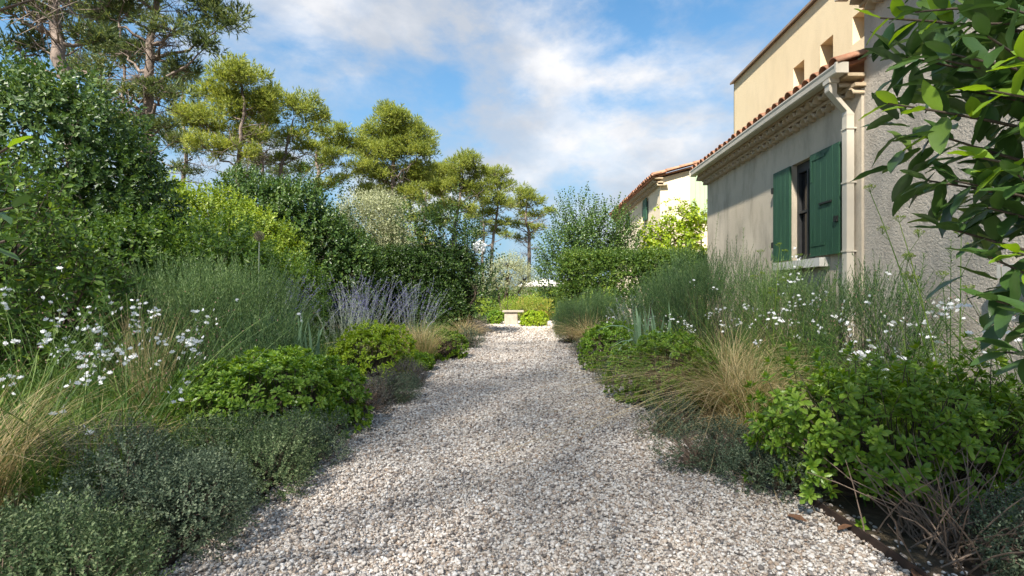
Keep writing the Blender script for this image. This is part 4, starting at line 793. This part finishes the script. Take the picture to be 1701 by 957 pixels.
stipa('tall straw stalks rising between two white gauras', -2.6, 3.5, 1.0, 160, 72, .12, .2, w=.0028, green=.2)
stipa('dry grass tuft lying behind the thyme mounds', -2.3, 2.9, .5, 260, 73, .5, .6, w=.003)
stipa('green tufted feather grass fanning beside the gravel', -1.42, 7.2, .72, 420, 74, .3, .3, green=.8, w=.004)
stipa('straw coloured feather grass behind the yellow-green dome', -1.95, 7.4, .80, 420, 75, .35, .6, w=.0042)
stipa('feather grass drooping towards gravel near the left hedge', -1.25, 10.6, .72, 380, 76, .35, .6, w=.005)
stipa('feather grass tuft behind the green fanning tuft', -1.75, 8.7, .75, 300, 77, .35, .6, w=.0045)
pitto('small dark green ball shrub between two feather grasses', -1.22, 8.0, .36, .40, .50, 420, 33, size=(.9, 1.2))
pitto('low leafy cushion at the foot of the green fanning grass', -1.38, 6.7, .22, .24, .26, 220, 34)
thyme('grey ball cushion past the small dark ball shrub', -1.10, 9.6, .30, .34, .42, 810, 29, size=(1.2, 1.8))
thyme('dark heather ball at the corner of the gravel by the hedge', -1.15, 12.3, .34, .4, .42, 800, 30, 'heath', size=(1.4, 2.0))
perovskia('hazy purple sage behind the broad rosemary', -3.35, 6.9, 1.42, 60, 81)
perovskia('hazy purple sage in front of the dark hedge', -2.75, 8.9, 1.40, 70, 82, bias=(.25, 0))
perovskia('hazy purple sage under the dark viburnum', -4.2, 8.6, 1.45, 40, 83)
perovskia('hazy purple sage next to the allium', -3.9, 7.5, 1.45, 50, 87)
perovskia('hazy purple sage closest to the left hedge', -2.15, 9.9, 1.35, 50, 88, bias=(.1, 0))
perovskia('hazy purple sage between two others before the viburnum', -3.3, 9.6, 1.5, 50, 89)
perovskia('pale thistle clump with whitish heads below the purple sage', -2.55, 7.3, .95, 34, 84, m='grey', group='whitish thistle clumps')
for lab, x, y, h, sd in (('leafy upright stem between iris and purple sage', -2.55, 6.5, 1.42, 91), ('leafy upright stem in the feather grass near the ball shrub', -1.75, 6.6, .95, 92), ('leafy upright stem against the dark left hedge', -1.65, 9.9, 1.2, 93),
                         ('leafy upright stem in the foremost white gaura', -2.5, 3.0, 1.1, 94), ('feathery upright stem beside the glossy shrub on the bank', -4.0, 4.0, 1.95, 95)): horseweed(lab, x, y, h, sd)
# allium
al = thing('allium_seed_head', 'round dry allium seed head on a pale stem above the rosemary', 'allium', (-3.12, 6.0, 0))
MB().tube([(0, 0, 0), (.03, 0, .6), (.0, .02, 1.2), (.02, 0, 1.62)], [.008, .008, .007, .006], 6).build('stem', MT['grey'], al, True)
hd = MB(); d = rdir(rng, 260); c0 = np.array([.02, 0, 1.69]); hd.tubes(c0 + np.linspace(.1, 1, 3)[None, :, None] * (d * .052)[:, None], np.full((260, 3), .0008), 3); hd.inst(leaf_small(.012, .01, .3).tm(), c0 + d * .05, d, rdir(rng, 260), np.ones(260)); hd.build('seed_head', MT['allium'], al, kind='stuff')
yf = thing('yellow_flower', 'single yellow daisy among gaura on the left bank', 'flower', (-3.55, 3.6, 0)); MB().tube([(0, 0, 0), (.02, 0, .6), (0, 0, 1.10)], [.003, .0025, .002], 4).build('stem', MT['herb'], yf)
pt = MB(); a = np.arange(12) * 6.283 / 12; pt.inst(leaf_mid(.03, .012).tm(), np.tile([0, 0, 1.1], (12, 1)), np.column_stack([np.cos(a), np.sin(a), np.full(12, .3)]), np.tile([0, 0, 1.], (12, 1)), np.ones(12)); pt.build('petals', MT['yellow'], yf)

# ---- left bank
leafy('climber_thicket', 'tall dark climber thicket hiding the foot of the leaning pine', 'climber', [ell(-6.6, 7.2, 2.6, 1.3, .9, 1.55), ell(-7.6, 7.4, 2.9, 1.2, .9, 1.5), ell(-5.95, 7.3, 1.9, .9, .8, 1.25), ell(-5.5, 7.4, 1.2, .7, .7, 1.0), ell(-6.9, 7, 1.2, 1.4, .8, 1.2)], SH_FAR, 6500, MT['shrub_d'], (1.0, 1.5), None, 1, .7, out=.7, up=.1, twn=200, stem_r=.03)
leafy('bank_shrub', 'glossy mid green shrub at the outer edge of the left bank', 'shrub', [ell(-4.6, 4.5, 1.2, .7, .6, .95), ell(-5.2, 4.8, 1.3, .7, .6, 1.1), ell(-4.2, 4.7, .8, .5, .5, .7)], SH_BROAD, 1000, MT['shrub'], (.95, 1.35), 'leafy bank shrubs', 2, .65)
leafy('bank_shrub', 'bright green shrub below the dark climber thicket', 'shrub', [ell(-5.1, 6.6, 1.1, .9, .6, .95), ell(-4.3, 7.2, 1.2, .8, .6, .9), ell(-6.0, 6.3, 1.0, .7, .6, .9)], SH_FAR, 2600, MT['shrub'], (.8, 1.2), 'leafy bank shrubs', 3, .65)
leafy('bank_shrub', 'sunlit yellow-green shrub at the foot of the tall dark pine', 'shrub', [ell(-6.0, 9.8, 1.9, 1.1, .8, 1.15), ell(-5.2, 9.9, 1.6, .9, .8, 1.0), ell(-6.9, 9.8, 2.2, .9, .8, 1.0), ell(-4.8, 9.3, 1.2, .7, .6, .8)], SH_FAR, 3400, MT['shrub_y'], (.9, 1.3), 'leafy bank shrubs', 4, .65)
leafy('bank_shrub', 'fresh green shrub between rosemary and viburnum', 'shrub', [ell(-4.6, 8.2, 1.0, .8, .6, .9), ell(-3.9, 8.6, .9, .6, .6, .75)], SH_FAR, 1300, MT['shrub'], (.8, 1.2), 'leafy bank shrubs', 5, .65)
leafy('viburnum_shrub', 'tall dark viburnum behind the purple sage', 'shrub', [ell(-5.5, 11.2, 1.9, 1.1, .9, 1.6), ell(-4.6, 11.3, 1.6, .9, .9, 1.4), ell(-6.1, 11.4, 2.5, .8, .8, 1.3), ell(-5.0, 11.2, 2.5, .7, .7, 1.0), ell(-3.9, 11.5, 1.3, .7, .7, 1.1)], SH_FAR, 5200, MT['shrub_d'], (1.0, 1.5), None, 6, .62, up=.55)
leafy('viburnum_shrub', 'loose dark shrub rising beside the silvery oleaster', 'shrub', [ell(-5.3, 13, 2.4, 1.0, .8, 1.6), ell(-4.6, 13, 1.6, .8, .8, 1.2)], SH_LONG, 520, MT['shrub_dd'], (1.0, 1.5), None, 7, .5, up=.8)
leafy('silvery_shrub', 'silvery oleaster glowing below the largest pine', 'shrub', [ell(-4.3, 14, 2.6, .95, .8, 1.05), ell(-3.7, 14, 2.0, .8, .8, .9), ell(-4.9, 14.2, 1.9, .8, .8, 1.0), ell(-3.9, 14, 3.0, .6, .6, .7)], SH_NARROW, 4200, MT['olive'], (1.2, 1.8), None, 8, .6)
leafy('photinia_shrub', 'photinia with bronze young leaves above the left hedge', 'shrub', [ell(-3.5, 15.5, 2.2, .9, .7, .8), ell(-4.2, 15.5, 2.0, .7, .7, .8), ell(-3.0, 15.6, 1.8, .6, .6, .7)], SH_FAR, 1200, MT['photinia'], (1, 1.4), None, 9, .6)
def hedge(label, x0, x1, y, dy, h, n, seed, m, gaps=0.0, group='clipped hedges'):
    r = np.random.default_rng(seed); t = thing('clipped_hedge', label, 'hedge', ((x0 + x1) / 2, y, 0), group); w = (x1 - x0) / 2
    f = r.choice(4, n, p=[.46, .28, .16, .10]); u = r.uniform(-w, w, n); v = h * r.uniform(.02, 1, n); e = r.uniform(-dy, dy, n); P = np.zeros((n, 3)); O = np.zeros((n, 3))
    P[f == 0] = np.column_stack([u, np.full(n, -dy), v])[f == 0]; O[f == 0] = (0, -1, .15); P[f == 1] = np.column_stack([u, e, np.full(n, h)])[f == 1]; O[f == 1] = (0, 0, 1)
    P[f == 2] = np.column_stack([np.sign(u) * w, e, v])[f == 2]; O[f == 2] = np.column_stack([np.sign(u), 0 * u, 0 * u])[f == 2]; P[f == 3] = np.column_stack([u, np.full(n, dy), v])[f == 3]; O[f == 3] = (0, 1, 0)
    P += O * r.uniform(-.16, .03, (n, 1)) + r.normal(0, .03, (n, 3)); P[:, 2] = np.maximum(P[:, 2], .03)
    if gaps:
        k = (np.sin(P[:, 0] * 6.5) * np.cos(P[:, 2] * 7 + P[:, 0] * 2) + r.normal(0, .3, n) < 1.0 - gaps) | (P[:, 2] > h * .76); P, O = P[k], O[k]
    MB().insts(SH_SMALL, P, mixd(r, O, .7, .3, .5), rdir(r, len(P)), r.uniform(1.3, 2.0, len(P)), r).build('foliage', [MT[m], MT['wood']], t, kind='stuff')
    for i in range(int(w * 2 / .55)):
        x = -w + .3 + i * .55; MB().tube([(x, 0, 0), (x + r.normal(0, .05), r.normal(0, .05), h * .4), (x + r.normal(0, .08), 0, h * .85)], [.022, .016, .008], 6).build('stem', MT['wood'], t, True)
    j = r.choice(len(P), 200); b = MB(); twigs(r, b, P[j], [(x, 0, h * .4) for x in np.arange(-w + .3, w, .55)], r0=.006); b.build('twigs', MT['wood'], t, kind='stuff'); return t
hedge('dark clipped hedge closing the left bed', -4.0, -1.45, 13.2, .42, 2.0, 6500, 1, 'shrub_dd')
hedge('clipped hedge with see-through gaps in front of the pale house', 1.0, 4.5, 12.9, .38, 1.88, 6200, 2, 'hedge', .6)
leafy('crape_myrtle', 'dark crape myrtle with a white bloom beside the left hedge', 'crape myrtle', [ell(-2.0, 13.0, 2.3, .6, .5, .8), ell(-1.5, 12.9, 2.0, .55, .5, .6), ell(-1.2, 12.8, 1.1, .45, .6, .9), ell(-2.7, 13.1, 2.7, .45, .4, .5), ell(-1.7, 13, 2.9, .45, .4, .5)], SH_LONG, 520, MT['shrub_dd'], (1.0, 1.5), 'crape myrtles at the hedges', 11, .45, up=.7, out=.8, stems=8)
fl = MB(); P = rdir(rng, 220) * np.array([.17, .12, .15]) * rng.uniform(.5, 1, (220, 1)) + np.array(at(797, 410, 12.7)); fl.inst(leaf_mid(.05, .05).tm(), P, rdir(rng, 220), rdir(rng, 220), np.ones(220))
ob = fl.build('flower_panicle', MT['petal'], [o for o in COL.objects if o.name.startswith('crape_myrtle')][0], kind='stuff'); ob.location = -np.array(ob.parent.location)
leafy('crape_myrtle', 'tall crape myrtle with upright sprays behind the gappy hedge', 'crape myrtle', [ell(1.9, 14.3, 2.3, .9, .7, .8), ell(1.2, 14.2, 2.0, .7, .7, .8), ell(2.4, 14.4, 2.7, .6, .6, .7), ell(1.55, 14.3, 2.9, .6, .5, .75), ell(2.9, 14.3, 2.1, .6, .6, .7), ell(.95, 14, 1.4, .5, .6, .7)], SH_LONG, 1200, MT['shrub_d'], (1.0, 1.5), 'crape myrtles at the hedges', 12, .45, up=.8, out=.7, stems=8)
# trellis with vine
tl = thing('vine_trellis', 'wooden trellis under the vine at the pale house', 'trellis', (4.05, 13.75, 0))
for i in range(5): MB().box(-.72 + i * .36 - .015, -.72 + i * .36 + .015, -.015, .015, 0, 2.55).build('post', MT['dead'], tl)
for i in range(6): MB().box(-.78, .78, -.03, -.016, .4 + i * .4, .425 + i * .4).build('slat', MT['dead'], tl)
vn = leafy('climbing_vine', 'bright yellow-green vine sprawling over the trellis', 'vine', [ell(4.0, 13.55, 2.25, .75, .35, .5), ell(4.3, 13.55, 1.7, .6, .35, .7), ell(3.6, 13.5, 1.8, .5, .35, .6), ell(4.45, 13.6, 2.7, .3, .25, .4), ell(4.0, 13.55, 1.0, .8, .3, .7), ell(4.2, 13.6, 2.9, .45, .3, .4), ell(3.5, 13.6, 2.5, .4, .3, .4), ell(4.6, 13.6, 3.05, .25, .25, .35)], SH_VINE, 1100, MT['vine'], (.8, 1.3), None, 13, .4, up=.2, stems=4, stem_r=.018, twn=90)
r = np.random.default_rng(5); X = np.array([at(1165, 372, 14.85), at(1150, 345, 14.85), at(1125, 330, 14.8), at(1100, 336, 14.8), at(1085, 350, 14.7)]) - np.array(vn.location)
mbv = MB().tube(X, [.008, .007, .006, .005, .004], 5, m=1); P = np.column_stack([np.interp(r.uniform(0, 4, 60), range(5), X[:, k]) for k in range(3)]); u = r.uniform(0, 4, 60); P = np.column_stack([np.interp(u, range(5), X[:, k]) for k in range(3)]) + r.normal(0, .03, (60, 3))
mbv.inst(leaf_mid(.08, .06, .1, -.1, .45).tm(), P, rdir(r, 60) + np.array([0, -.3, -.2]), np.tile([0, -1., .3], (60, 1)), r.uniform(.6, 1.1, 60)); mbv.build('trailing_shoot', [MT['vine'], MT['wood']], vn, kind='stuff')

# ---- beyond the path
bench = thing('stone_seat', 'pale stone block seat at the end of the gravel path', 'stone seat', (-.42, 17.1, 0))
MB().extrude([(-.20, -.19), (.20, -.19), (.22, -.17), (.22, .17), (.20, .19), (-.20, .19), (-.22, .17), (-.22, -.17)], 'z', 0, .43).build('pedestal', MT['stone'], bench)
MB().extrude([(-.27, .432), (.40, .432), (.42, .445), (.42, .475), (.40, .485), (-.27, .485), (-.29, .475), (-.29, .445)], 'y', -.24, .24).build('seat', MT['stone'], bench)
pitto('round yellow-green cushion shrub beside the stone seat', .30, 16.3, .50, .42, .52, 480, 35, 'pitto_y', size=(1.3, 1.8))
pitto('dark low shrub behind the stone seat', -1.05, 17.5, .45, .4, .52, 300, 36, size=(1.2, 1.8))
thyme('low grey cushion where the gravel widens before the seat', -1.5, 16.2, .5, .35, .36, 600, 37, 'heath', size=(1.6, 2.4))
leafy('olive_tree', 'small grey-green olive tree beyond the stone seat', 'olive tree', [ell(-.7, 22, 1.85, .95, .8, .75), ell(-1.4, 22, 1.6, .7, .7, .6), ell(.0, 22.2, 1.6, .6, .7, .6), ell(-.6, 22, 2.25, .6, .6, .45)], SH_NARROW, 1500, MT['olive'], (1.1, 1.6), None, 14, .4, stems=5, stem_r=.07, base=(-.95, 22, 0))
for i, (x, y, lab, m, s_) in enumerate(((.5, 19.8, 'airy yellow flowering clump behind the round cushion shrub', 'photinia', .75), (1.5, 20.4, 'airy yellow clump behind the clipped rosemary', 'shrub_y', .85), (-.1, 20.6, 'sunlit green clump between olive and seat', 'shrub_y', .75), (-2.2, 20.8, 'sunlit clump under the olive tree', 'shrub_y', .7))):
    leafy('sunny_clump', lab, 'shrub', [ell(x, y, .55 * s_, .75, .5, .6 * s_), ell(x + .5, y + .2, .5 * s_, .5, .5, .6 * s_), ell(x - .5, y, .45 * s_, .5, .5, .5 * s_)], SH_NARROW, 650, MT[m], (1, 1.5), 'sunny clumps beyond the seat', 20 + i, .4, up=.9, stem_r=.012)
ps = thing('garden_parasol', 'cream canvas parasol half hidden beyond the olive tree', 'parasol', (1.0, 25, 0))
MB().tube([(0, 0, 0), (0, 0, 1.2), (0, 0, 1.85)], [.03, .03, .025], 8).build('pole', MT['wood'], ps); cv = MB(); a = np.arange(8) * math.pi / 4
cv.add([(0, 0, 1.82)] + [(1.25 * math.cos(t), 1.25 * math.sin(t), 1.50) for t in a] + [(1.25 * math.cos(t), 1.25 * math.sin(t), 1.40) for t in a], t=[(0, 1 + i, 1 + (i + 1) % 8) for i in range(8)], q=[(1 + i, 9 + i, 9 + (i + 1) % 8, 1 + (i + 1) % 8) for i in range(8)]); cv.build('canopy', MT['canvas'], ps); MB().tube([(0, 0, 0), (0, 0, .08)], [.28, .26], 12).build('base', MT['stone'], ps)
for i, (x, y, z, w_, lab, m) in enumerate(((-3.8, 27, 1.6, 2.2, 'shady thicket behind the olive tree', 'shrub'), (3.2, 27, 1.3, 2.0, 'sunny thicket beyond the parasol', 'shrub_y'), (-8, 24, 2.2, 2.6, 'dense green thicket between the far pines', 'shrub'), (-13, 20, 2.6, 3, 'dense thicket under the slanting pines', 'shrub_d'), (-12.5, 15, 2.6, 2.6, 'dense thicket behind the tall dark pine', 'shrub'), (-10.5, 11.5, 2.6, 2.2, 'dense thicket behind the climber', 'shrub_d'), (.2, 33, 1.1, 2.6, 'low far thicket around the lone pine', 'shrub'), (6, 31, 1.5, 3, 'far thicket behind the pale house', 'shrub_d'), (-5.5, 19, 1.9, 2.0, 'green thicket behind the photinia', 'shrub'))):
    leafy('garden_thicket', lab, 'shrub', [ell(x + dx * w_, y + r.uniform(-.5, .5), z * k, w_ * .55, 1.0, z * kk) for dx, k, kk in ((-.7, .5, .55), (0, .6, .6), (.7, .48, .55), (.3, .75, .4), (-.35, .7, .42))], SH_FAR, 900, MT[m], (2.0, 2.9), 'thickets around the garden', 40 + i, .6, twn=60)

# ---- right bed
rosemary('dense upright rosemary clipped square at the path bend', .98, 10.6, .42, .5, 1.0, 714, 54, 'rosemary_d', size=(.7, 1.0), up=2.0)
rosemary('loose rosemary behind the square clipped rosemary', 1.7, 11.3, .6, .5, 1.12, 510, 55, 'rosemary_d')
stipa('pale feather grass leaning against the square clipped rosemary', 1.25, 9.7, .85, 420, 78, .35, .65, w=.005, bias=(-.35, -.2))
thyme('small grey cushion below the pale feather grass', 1.05, 9.0, .22, .26, .22, 450, 201, size=(1.1, 1.6)); thyme('brown heathery cushion next to the dark ball shrub', .98, 8.1, .18, .2, .22, 405, 202, 'heath', size=(1.1, 1.5))
pitto('dark green ball shrub dotted with white flowers', 1.14, 6.75, .47, .48, .74, 900, 38, n_obj=200, size=(.75, 1.05))
thyme('small thyme tuft under the arching iris', 1.0, 5.65, .18, .24, .20, 630, 203)
iris('arching iris clump between ball shrub and big feather grass', 1.42, 5.72, 1.0, 26, 42, .45, w=.05)
iris('upright iris clump behind the arching one', 1.75, 6.7, .95, 14, 43, .12)
pitto('bright green shrub half covered by straw grass', 1.36, 4.75, .56, .60, .76, 1150, 39, n_obj=260, size=(.8, 1.1), tips=.5)
stipa('large straw grass arching over the bright shrub', 1.72, 4.0, 1.05, 900, 79, .3, .95, bias=(-.25, .05), w=.0027, x0=.08)
stipa('dry straw grass behind the large arching one', 1.95, 4.9, 1.05, 520, 80, .28, .7, bias=(-.15, 0), w=.0028)
stipa('dry curled grass at the foot of the large straw grass', 1.52, 3.6, .42, 260, 181, .5, .8, bias=(-.1, -.3), w=.0028, green=.1)
thyme('twiggy brown-hearted thyme between straw grass and big glossy shrub', 1.10, 2.98, .30, .32, .24, 2160, 204, dry=.55); thyme('green thyme tuft beside the twiggy thyme', 1.28, 2.62, .20, .20, .20, 1080, 205)
thyme('thyme tuft where the straw grass meets gravel', 1.05, 3.62, .18, .2, .22, 810, 206)
pitto('big glossy shrub with bare woody foot by the edging strip', 1.88, 2.45, .74, .46, .46, 950, 40, n_obj=300, size=(.8, 1.3), low=.2, tips=.9, loose=.2)
r = np.random.default_rng(9); dr_ = thing('dry_woody_stems', 'bare brown woody stems under the big glossy shrub', 'dry stems', (1.70, 2.0, 0)); C, s = arcs(r, 150, .12, .1, .46, .55, .15, 6); MB().tubes(C, np.linspace(.004, .0013, 6)[None] * np.ones((150, 1)), 4).build('stems', MT['dead'], dr_, kind='stuff')
thyme('thyme tuft below the big glossy shrub at the end of the edging', 1.86, 1.74, .26, .24, .30, 2000, 207)
gaura('white gaura beside the dark ball shrub', 1.55, 7.4, .85, 30, 34, 66)
gaura('white gaura in front of the wall between straw grass and big shrub', 2.35, 4.3, 1.3, 40, 34, 67)
gaura('white gaura behind the big glossy shrub', 2.45, 3.3, 1.2, 36, 30, 68)
gaura('white gaura under the downpipe', 2.9, 5.6, 1.5, 36, 30, 69)
gaura('white gaura in front of the dark rosemary below the sill', 2.2, 6.1, 1.2, 32, 30, 70)
gaura('white gaura under the bay laurel by the rough wall', 2.6, 2.6, 1.25, 30, 20, 171, bias=(-.1, 0))
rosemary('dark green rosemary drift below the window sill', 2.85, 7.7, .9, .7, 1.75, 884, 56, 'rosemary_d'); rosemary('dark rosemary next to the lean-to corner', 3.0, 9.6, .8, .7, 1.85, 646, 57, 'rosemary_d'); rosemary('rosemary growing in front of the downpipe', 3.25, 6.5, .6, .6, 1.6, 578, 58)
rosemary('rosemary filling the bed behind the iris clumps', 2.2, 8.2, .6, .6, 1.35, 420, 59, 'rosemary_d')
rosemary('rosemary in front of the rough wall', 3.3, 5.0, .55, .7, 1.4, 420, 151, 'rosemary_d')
perovskia('hazy purple sage in front of the gappy hedge', 2.4, 10.2, 1.1, 40, 85); perovskia('pale thistle clump before the gappy hedge', 1.75, 8.6, .85, 30, 86, m='grey', group='whitish thistle clumps')
for lab, x, y, h, sd, m in (('dark bare-looking stem against the sunlit wall corner', 3.05, 8.4, 2.35, 101, 'rosemary_d'), ('leafy stem in front of the wall left of the shutters', 2.9, 6.8, 1.9, 102, 'weed'), ('leafy stem below the window sill', 2.75, 5.5, 1.42, 103, 'weed'), ('leafy stem right under the broad shutter leaf', 2.75, 4.6, 1.38, 104, 'weed'),
                            ('leafy stem near the big glossy shrub', 1.95, 3.3, .95, 105, 'weed'), ('leafy stem before the rough wall', 2.85, 3.75, 1.3, 106, 'weed'), ('leafy stem under the bay laurel', 2.75, 3.3, 1.35, 107, 'weed'), ('short leafy stem behind the big straw grass', 2.3, 5.1, 1.1, 108, 'weed'), ('leafy stem among gaura by the rough wall', 2.3, 2.75, 1.05, 109, 'weed')): horseweed(lab, x, y, h, sd, m)
fennel('fennel stalks leaning in front of the rough wall', 2.55, 3.0, [(-.45, .1, 1.62), (-.2, .2, 1.45), (.1, .1, 1.35)], 3); fennel('fennel with flat umbels in front of the window', 2.55, 5.3, [(-.1, 0, 1.42), (.15, .1, 1.5), (.3, 0, 1.38)], 4)

# ---- fillers nobody could count
def cover(name, label, x0, x1, y0, y1, n, seed, h=.28):
    r = np.random.default_rng(seed); P = np.column_stack([r.uniform(x0, x1, n), r.uniform(y0, y1, n), np.zeros(n)]); k = 4; az = r.uniform(0, 6.28, n); d = np.column_stack([np.cos(az), np.sin(az), 0 * az]); L = h * r.uniform(.5, 1.4, n); le = r.uniform(.1, .7, n); t = np.linspace(0, 1, k)[None]
    C = P[:, None] + L[:, None, None] * (d[:, None] * (le[:, None] * t + .4 * t * t * le[:, None])[:, :, None] + np.array([0, 0, 1.]) * (t - .25 * t ** 2)[:, :, None]); o = MB().ribbons(C, np.array([.8, 1, .8, .1])[None] * .009, np.column_stack([-d[:, 1], d[:, 0], 0 * az])).build(name, MT['herb'], kind='stuff'); tag(o, label, 'ground cover'); return o
cover('ground_cover', 'mixed low green herbs under the left bed plants', -6.5, -1.75, 2.6, 13, 14000, 1, .36); cover('ground_cover', 'mixed low green herbs under the right bed plants', 1.6, 3.95, 2.4, 12.4, 9000, 2, .36); cover('meadow_grass', 'tall sunlit grass beyond the end of the path', -9, 7, 19.5, 30, 9000, 3, .5)

# ---- bay laurels close to the path start
def bay_leaf(seed, l=.118, w=.044):
    r = np.random.default_rng(seed); n = 8; V = []; cu = r.uniform(-.25, .12)
    for i in range(n + 1):
        t = i / n; ww = w * (math.sin(math.pi * min(1, t * .97 + .03)) ** .75) * (1 if i < n else 0.02); z = l * t; y = cu * l * t * t; wv = .05 * w * math.sin(t * 14 + seed)
        V += [(-ww / 2, y + .16 * ww + wv, z), (0, y, z), (ww / 2, y + .16 * ww - wv, z)]
    mb = MB().add(V, q=[(3 * i + a, 3 * i + a + 1, 3 * i + a + 4, 3 * i + a + 3) for i in range(n) for a in (0, 1)])
    return mb
BAYS = [bay_leaf(i) for i in range(5)]; BAY_ME = {k: [b.mesh('leaf', MT[k], True) for b in BAYS] for k in ('bay', 'bay_y')}
def bay(label, base, tips_, seed, per=15, young=(), size=1.0):
    """branches from a hub to each tip; every leaf is its own object under its branch"""
    r = np.random.default_rng(seed); B = np.array(base, float); t = thing('bay_laurel', label, 'bay laurel', tuple(B), 'bay laurels'); 
    MB().tube([(0, 0, -.02), (.02, .01, .5), (-.02, .02, 1.1), (0, 0, 1.7)], [.035, .032, .027, .018], 8).build('trunk', MT['wood'], t, True)
    for bi, tp in enumerate(tips_):
        e = np.array(tp) - B; z0 = np.clip(e[2] - .28 * np.linalg.norm(e[:2]) - .05, .25, 1.65); A = np.array([0, 0, z0]); u = np.linspace(0, 1, 8)[:, None]; m_ = (A + e) / 2 + r.normal(0, .04, 3) + np.array([0, 0, .05]); C = A * (1 - u) ** 2 + 2 * m_ * u * (1 - u) + e * u * u
        br = MB().tube(C, np.linspace(.007, .0022, 8), 6).build('branch', MT['wood'], t, True); T = unit(np.gradient(C, axis=0)); az = r.uniform(0, 6.28)
        for i in range(per):
            v = 1 - (i / per) ** 1.25 * .62; j = v * 7; p = np.array([np.interp(j, range(8), C[:, k]) for k in range(3)]); tt = T[min(7, int(round(j)))]; az += 2.39996 + r.normal(0, .25); a1 = unit(np.cross(tt, [0, .2, 1.])); b1 = np.cross(tt, a1)
            el = math.radians(np.interp(i, [0, 2, per], [18, 48, 78]) + r.normal(0, 9)); d = math.cos(el) * tt + math.sin(el) * (math.cos(az) * a1 + math.sin(az) * b1); d = unit(d + np.array([0, 0, -.12])); nrm = unit(tt * .6 + np.array([0, 0, 1.0]) - .2 * d)
            yg = bi in young and i < 7; s = (.62 + .05 * i if i < 5 else r.uniform(.65, 1.2)) * (.95 if yg else 1)
            put_frame('leaf', BAY_ME['bay_y' if yg else 'bay'][r.integers(5)], br, p, d, nrm, s * size)
    return t
def bay_inner(t, base, lobes, n, seed):
    r = np.random.default_rng(seed); L = np.array(lobes, float); L[:, :3] -= np.array(base); P, O = lobe_points(r, L, n, .2); MB().insts([b.tm() for b in BAYS], P, mixd(r, O, .7, .0, .7), np.tile([0, 0, 1.], (n, 1)) + rdir(r, n) * .4, r.uniform(.8, 1.15, n), r).build('inner_foliage', MT['bay'], t, True, 'stuff')
BAYMORE = True
TP = [(1520, 20, 1.3), (1580, 90, 1.15), (1640, 60, 1.1), (1585, 300, 1.2), (1630, 420, 1.15), (1655, 500, 1.1), (1462, 30, 1.35), (1475, 172, 1.3), (1545, 95, 1.25), (1600, 40, 1.2), (1505, 95, 1.4), (1560, 225, 1.25), (1540, 300, 1.3), (1640, 150, 1.1), (1690, 95, 1.0), (1620, 260, 1.15), (1560, 375, 1.3), (1690, 290, 1.05), (1640, 345, 1.2), (1690, 420, 1.1), (1670, 585, 1.15), (1700, 520, 1.05), (1660, 10, 1.15), (1600, 150, 1.35), (1690, 200, 1.25)]
bl = bay('glossy bay laurel hanging in front of the rough wall', (1.62, 1.15, 0), [at(*p) for p in TP], 4, 12, (6, 7, 13, 14, 19, 15))
bay_inner(bl, (1.62, 1.15, 0), [(1.34, 1.35, 1.50, .36, .28, .32), (1.5, 1.45, 1.8, .45, .3, .2), (1.55, 1.35, 1.15, .34, .28, .34), (1.6, 1.25, 1.75, .42, .35, .25), (1.75, 1.2, 1.3, .4, .4, .5)], 1050, 8)
TL = [(14, 245, .95), (22, 345, 1.0), (10, 400, .9), (60, -2, 1.1), (-20, 300, 1.0)]
bay('bay laurel with a few twigs reaching over the left bed', (-1.95, 1.0, 0), [at(*p) for p in TL], 6, 9, (0,), .72)
# ---- fallen leaves on the gravel
for i, (px, py, lab) in enumerate(((963, 728, 'single curled brown leaf lying in the middle of the gravel'), (1392, 882, 'dry brown leaf beside the steel edging below the glossy shrub'), (1340, 868, 'fallen tan leaf near the green thyme tuft'), (1520, 948, 'reddish dead leaf at the end of the edging strip'))):
    p = at(px, py, F * (CAMZ - .025) / (py - HY)); mb = BAYS[i]; o = mb.build('dead_leaf', MT['deadleaf'], None, True); o.location = (p[0], p[1], .028); o.rotation_euler = (R(80), .1 * i, i * 1.9); o.scale = (.8, .8, .7); tag(o, lab, 'leaf')
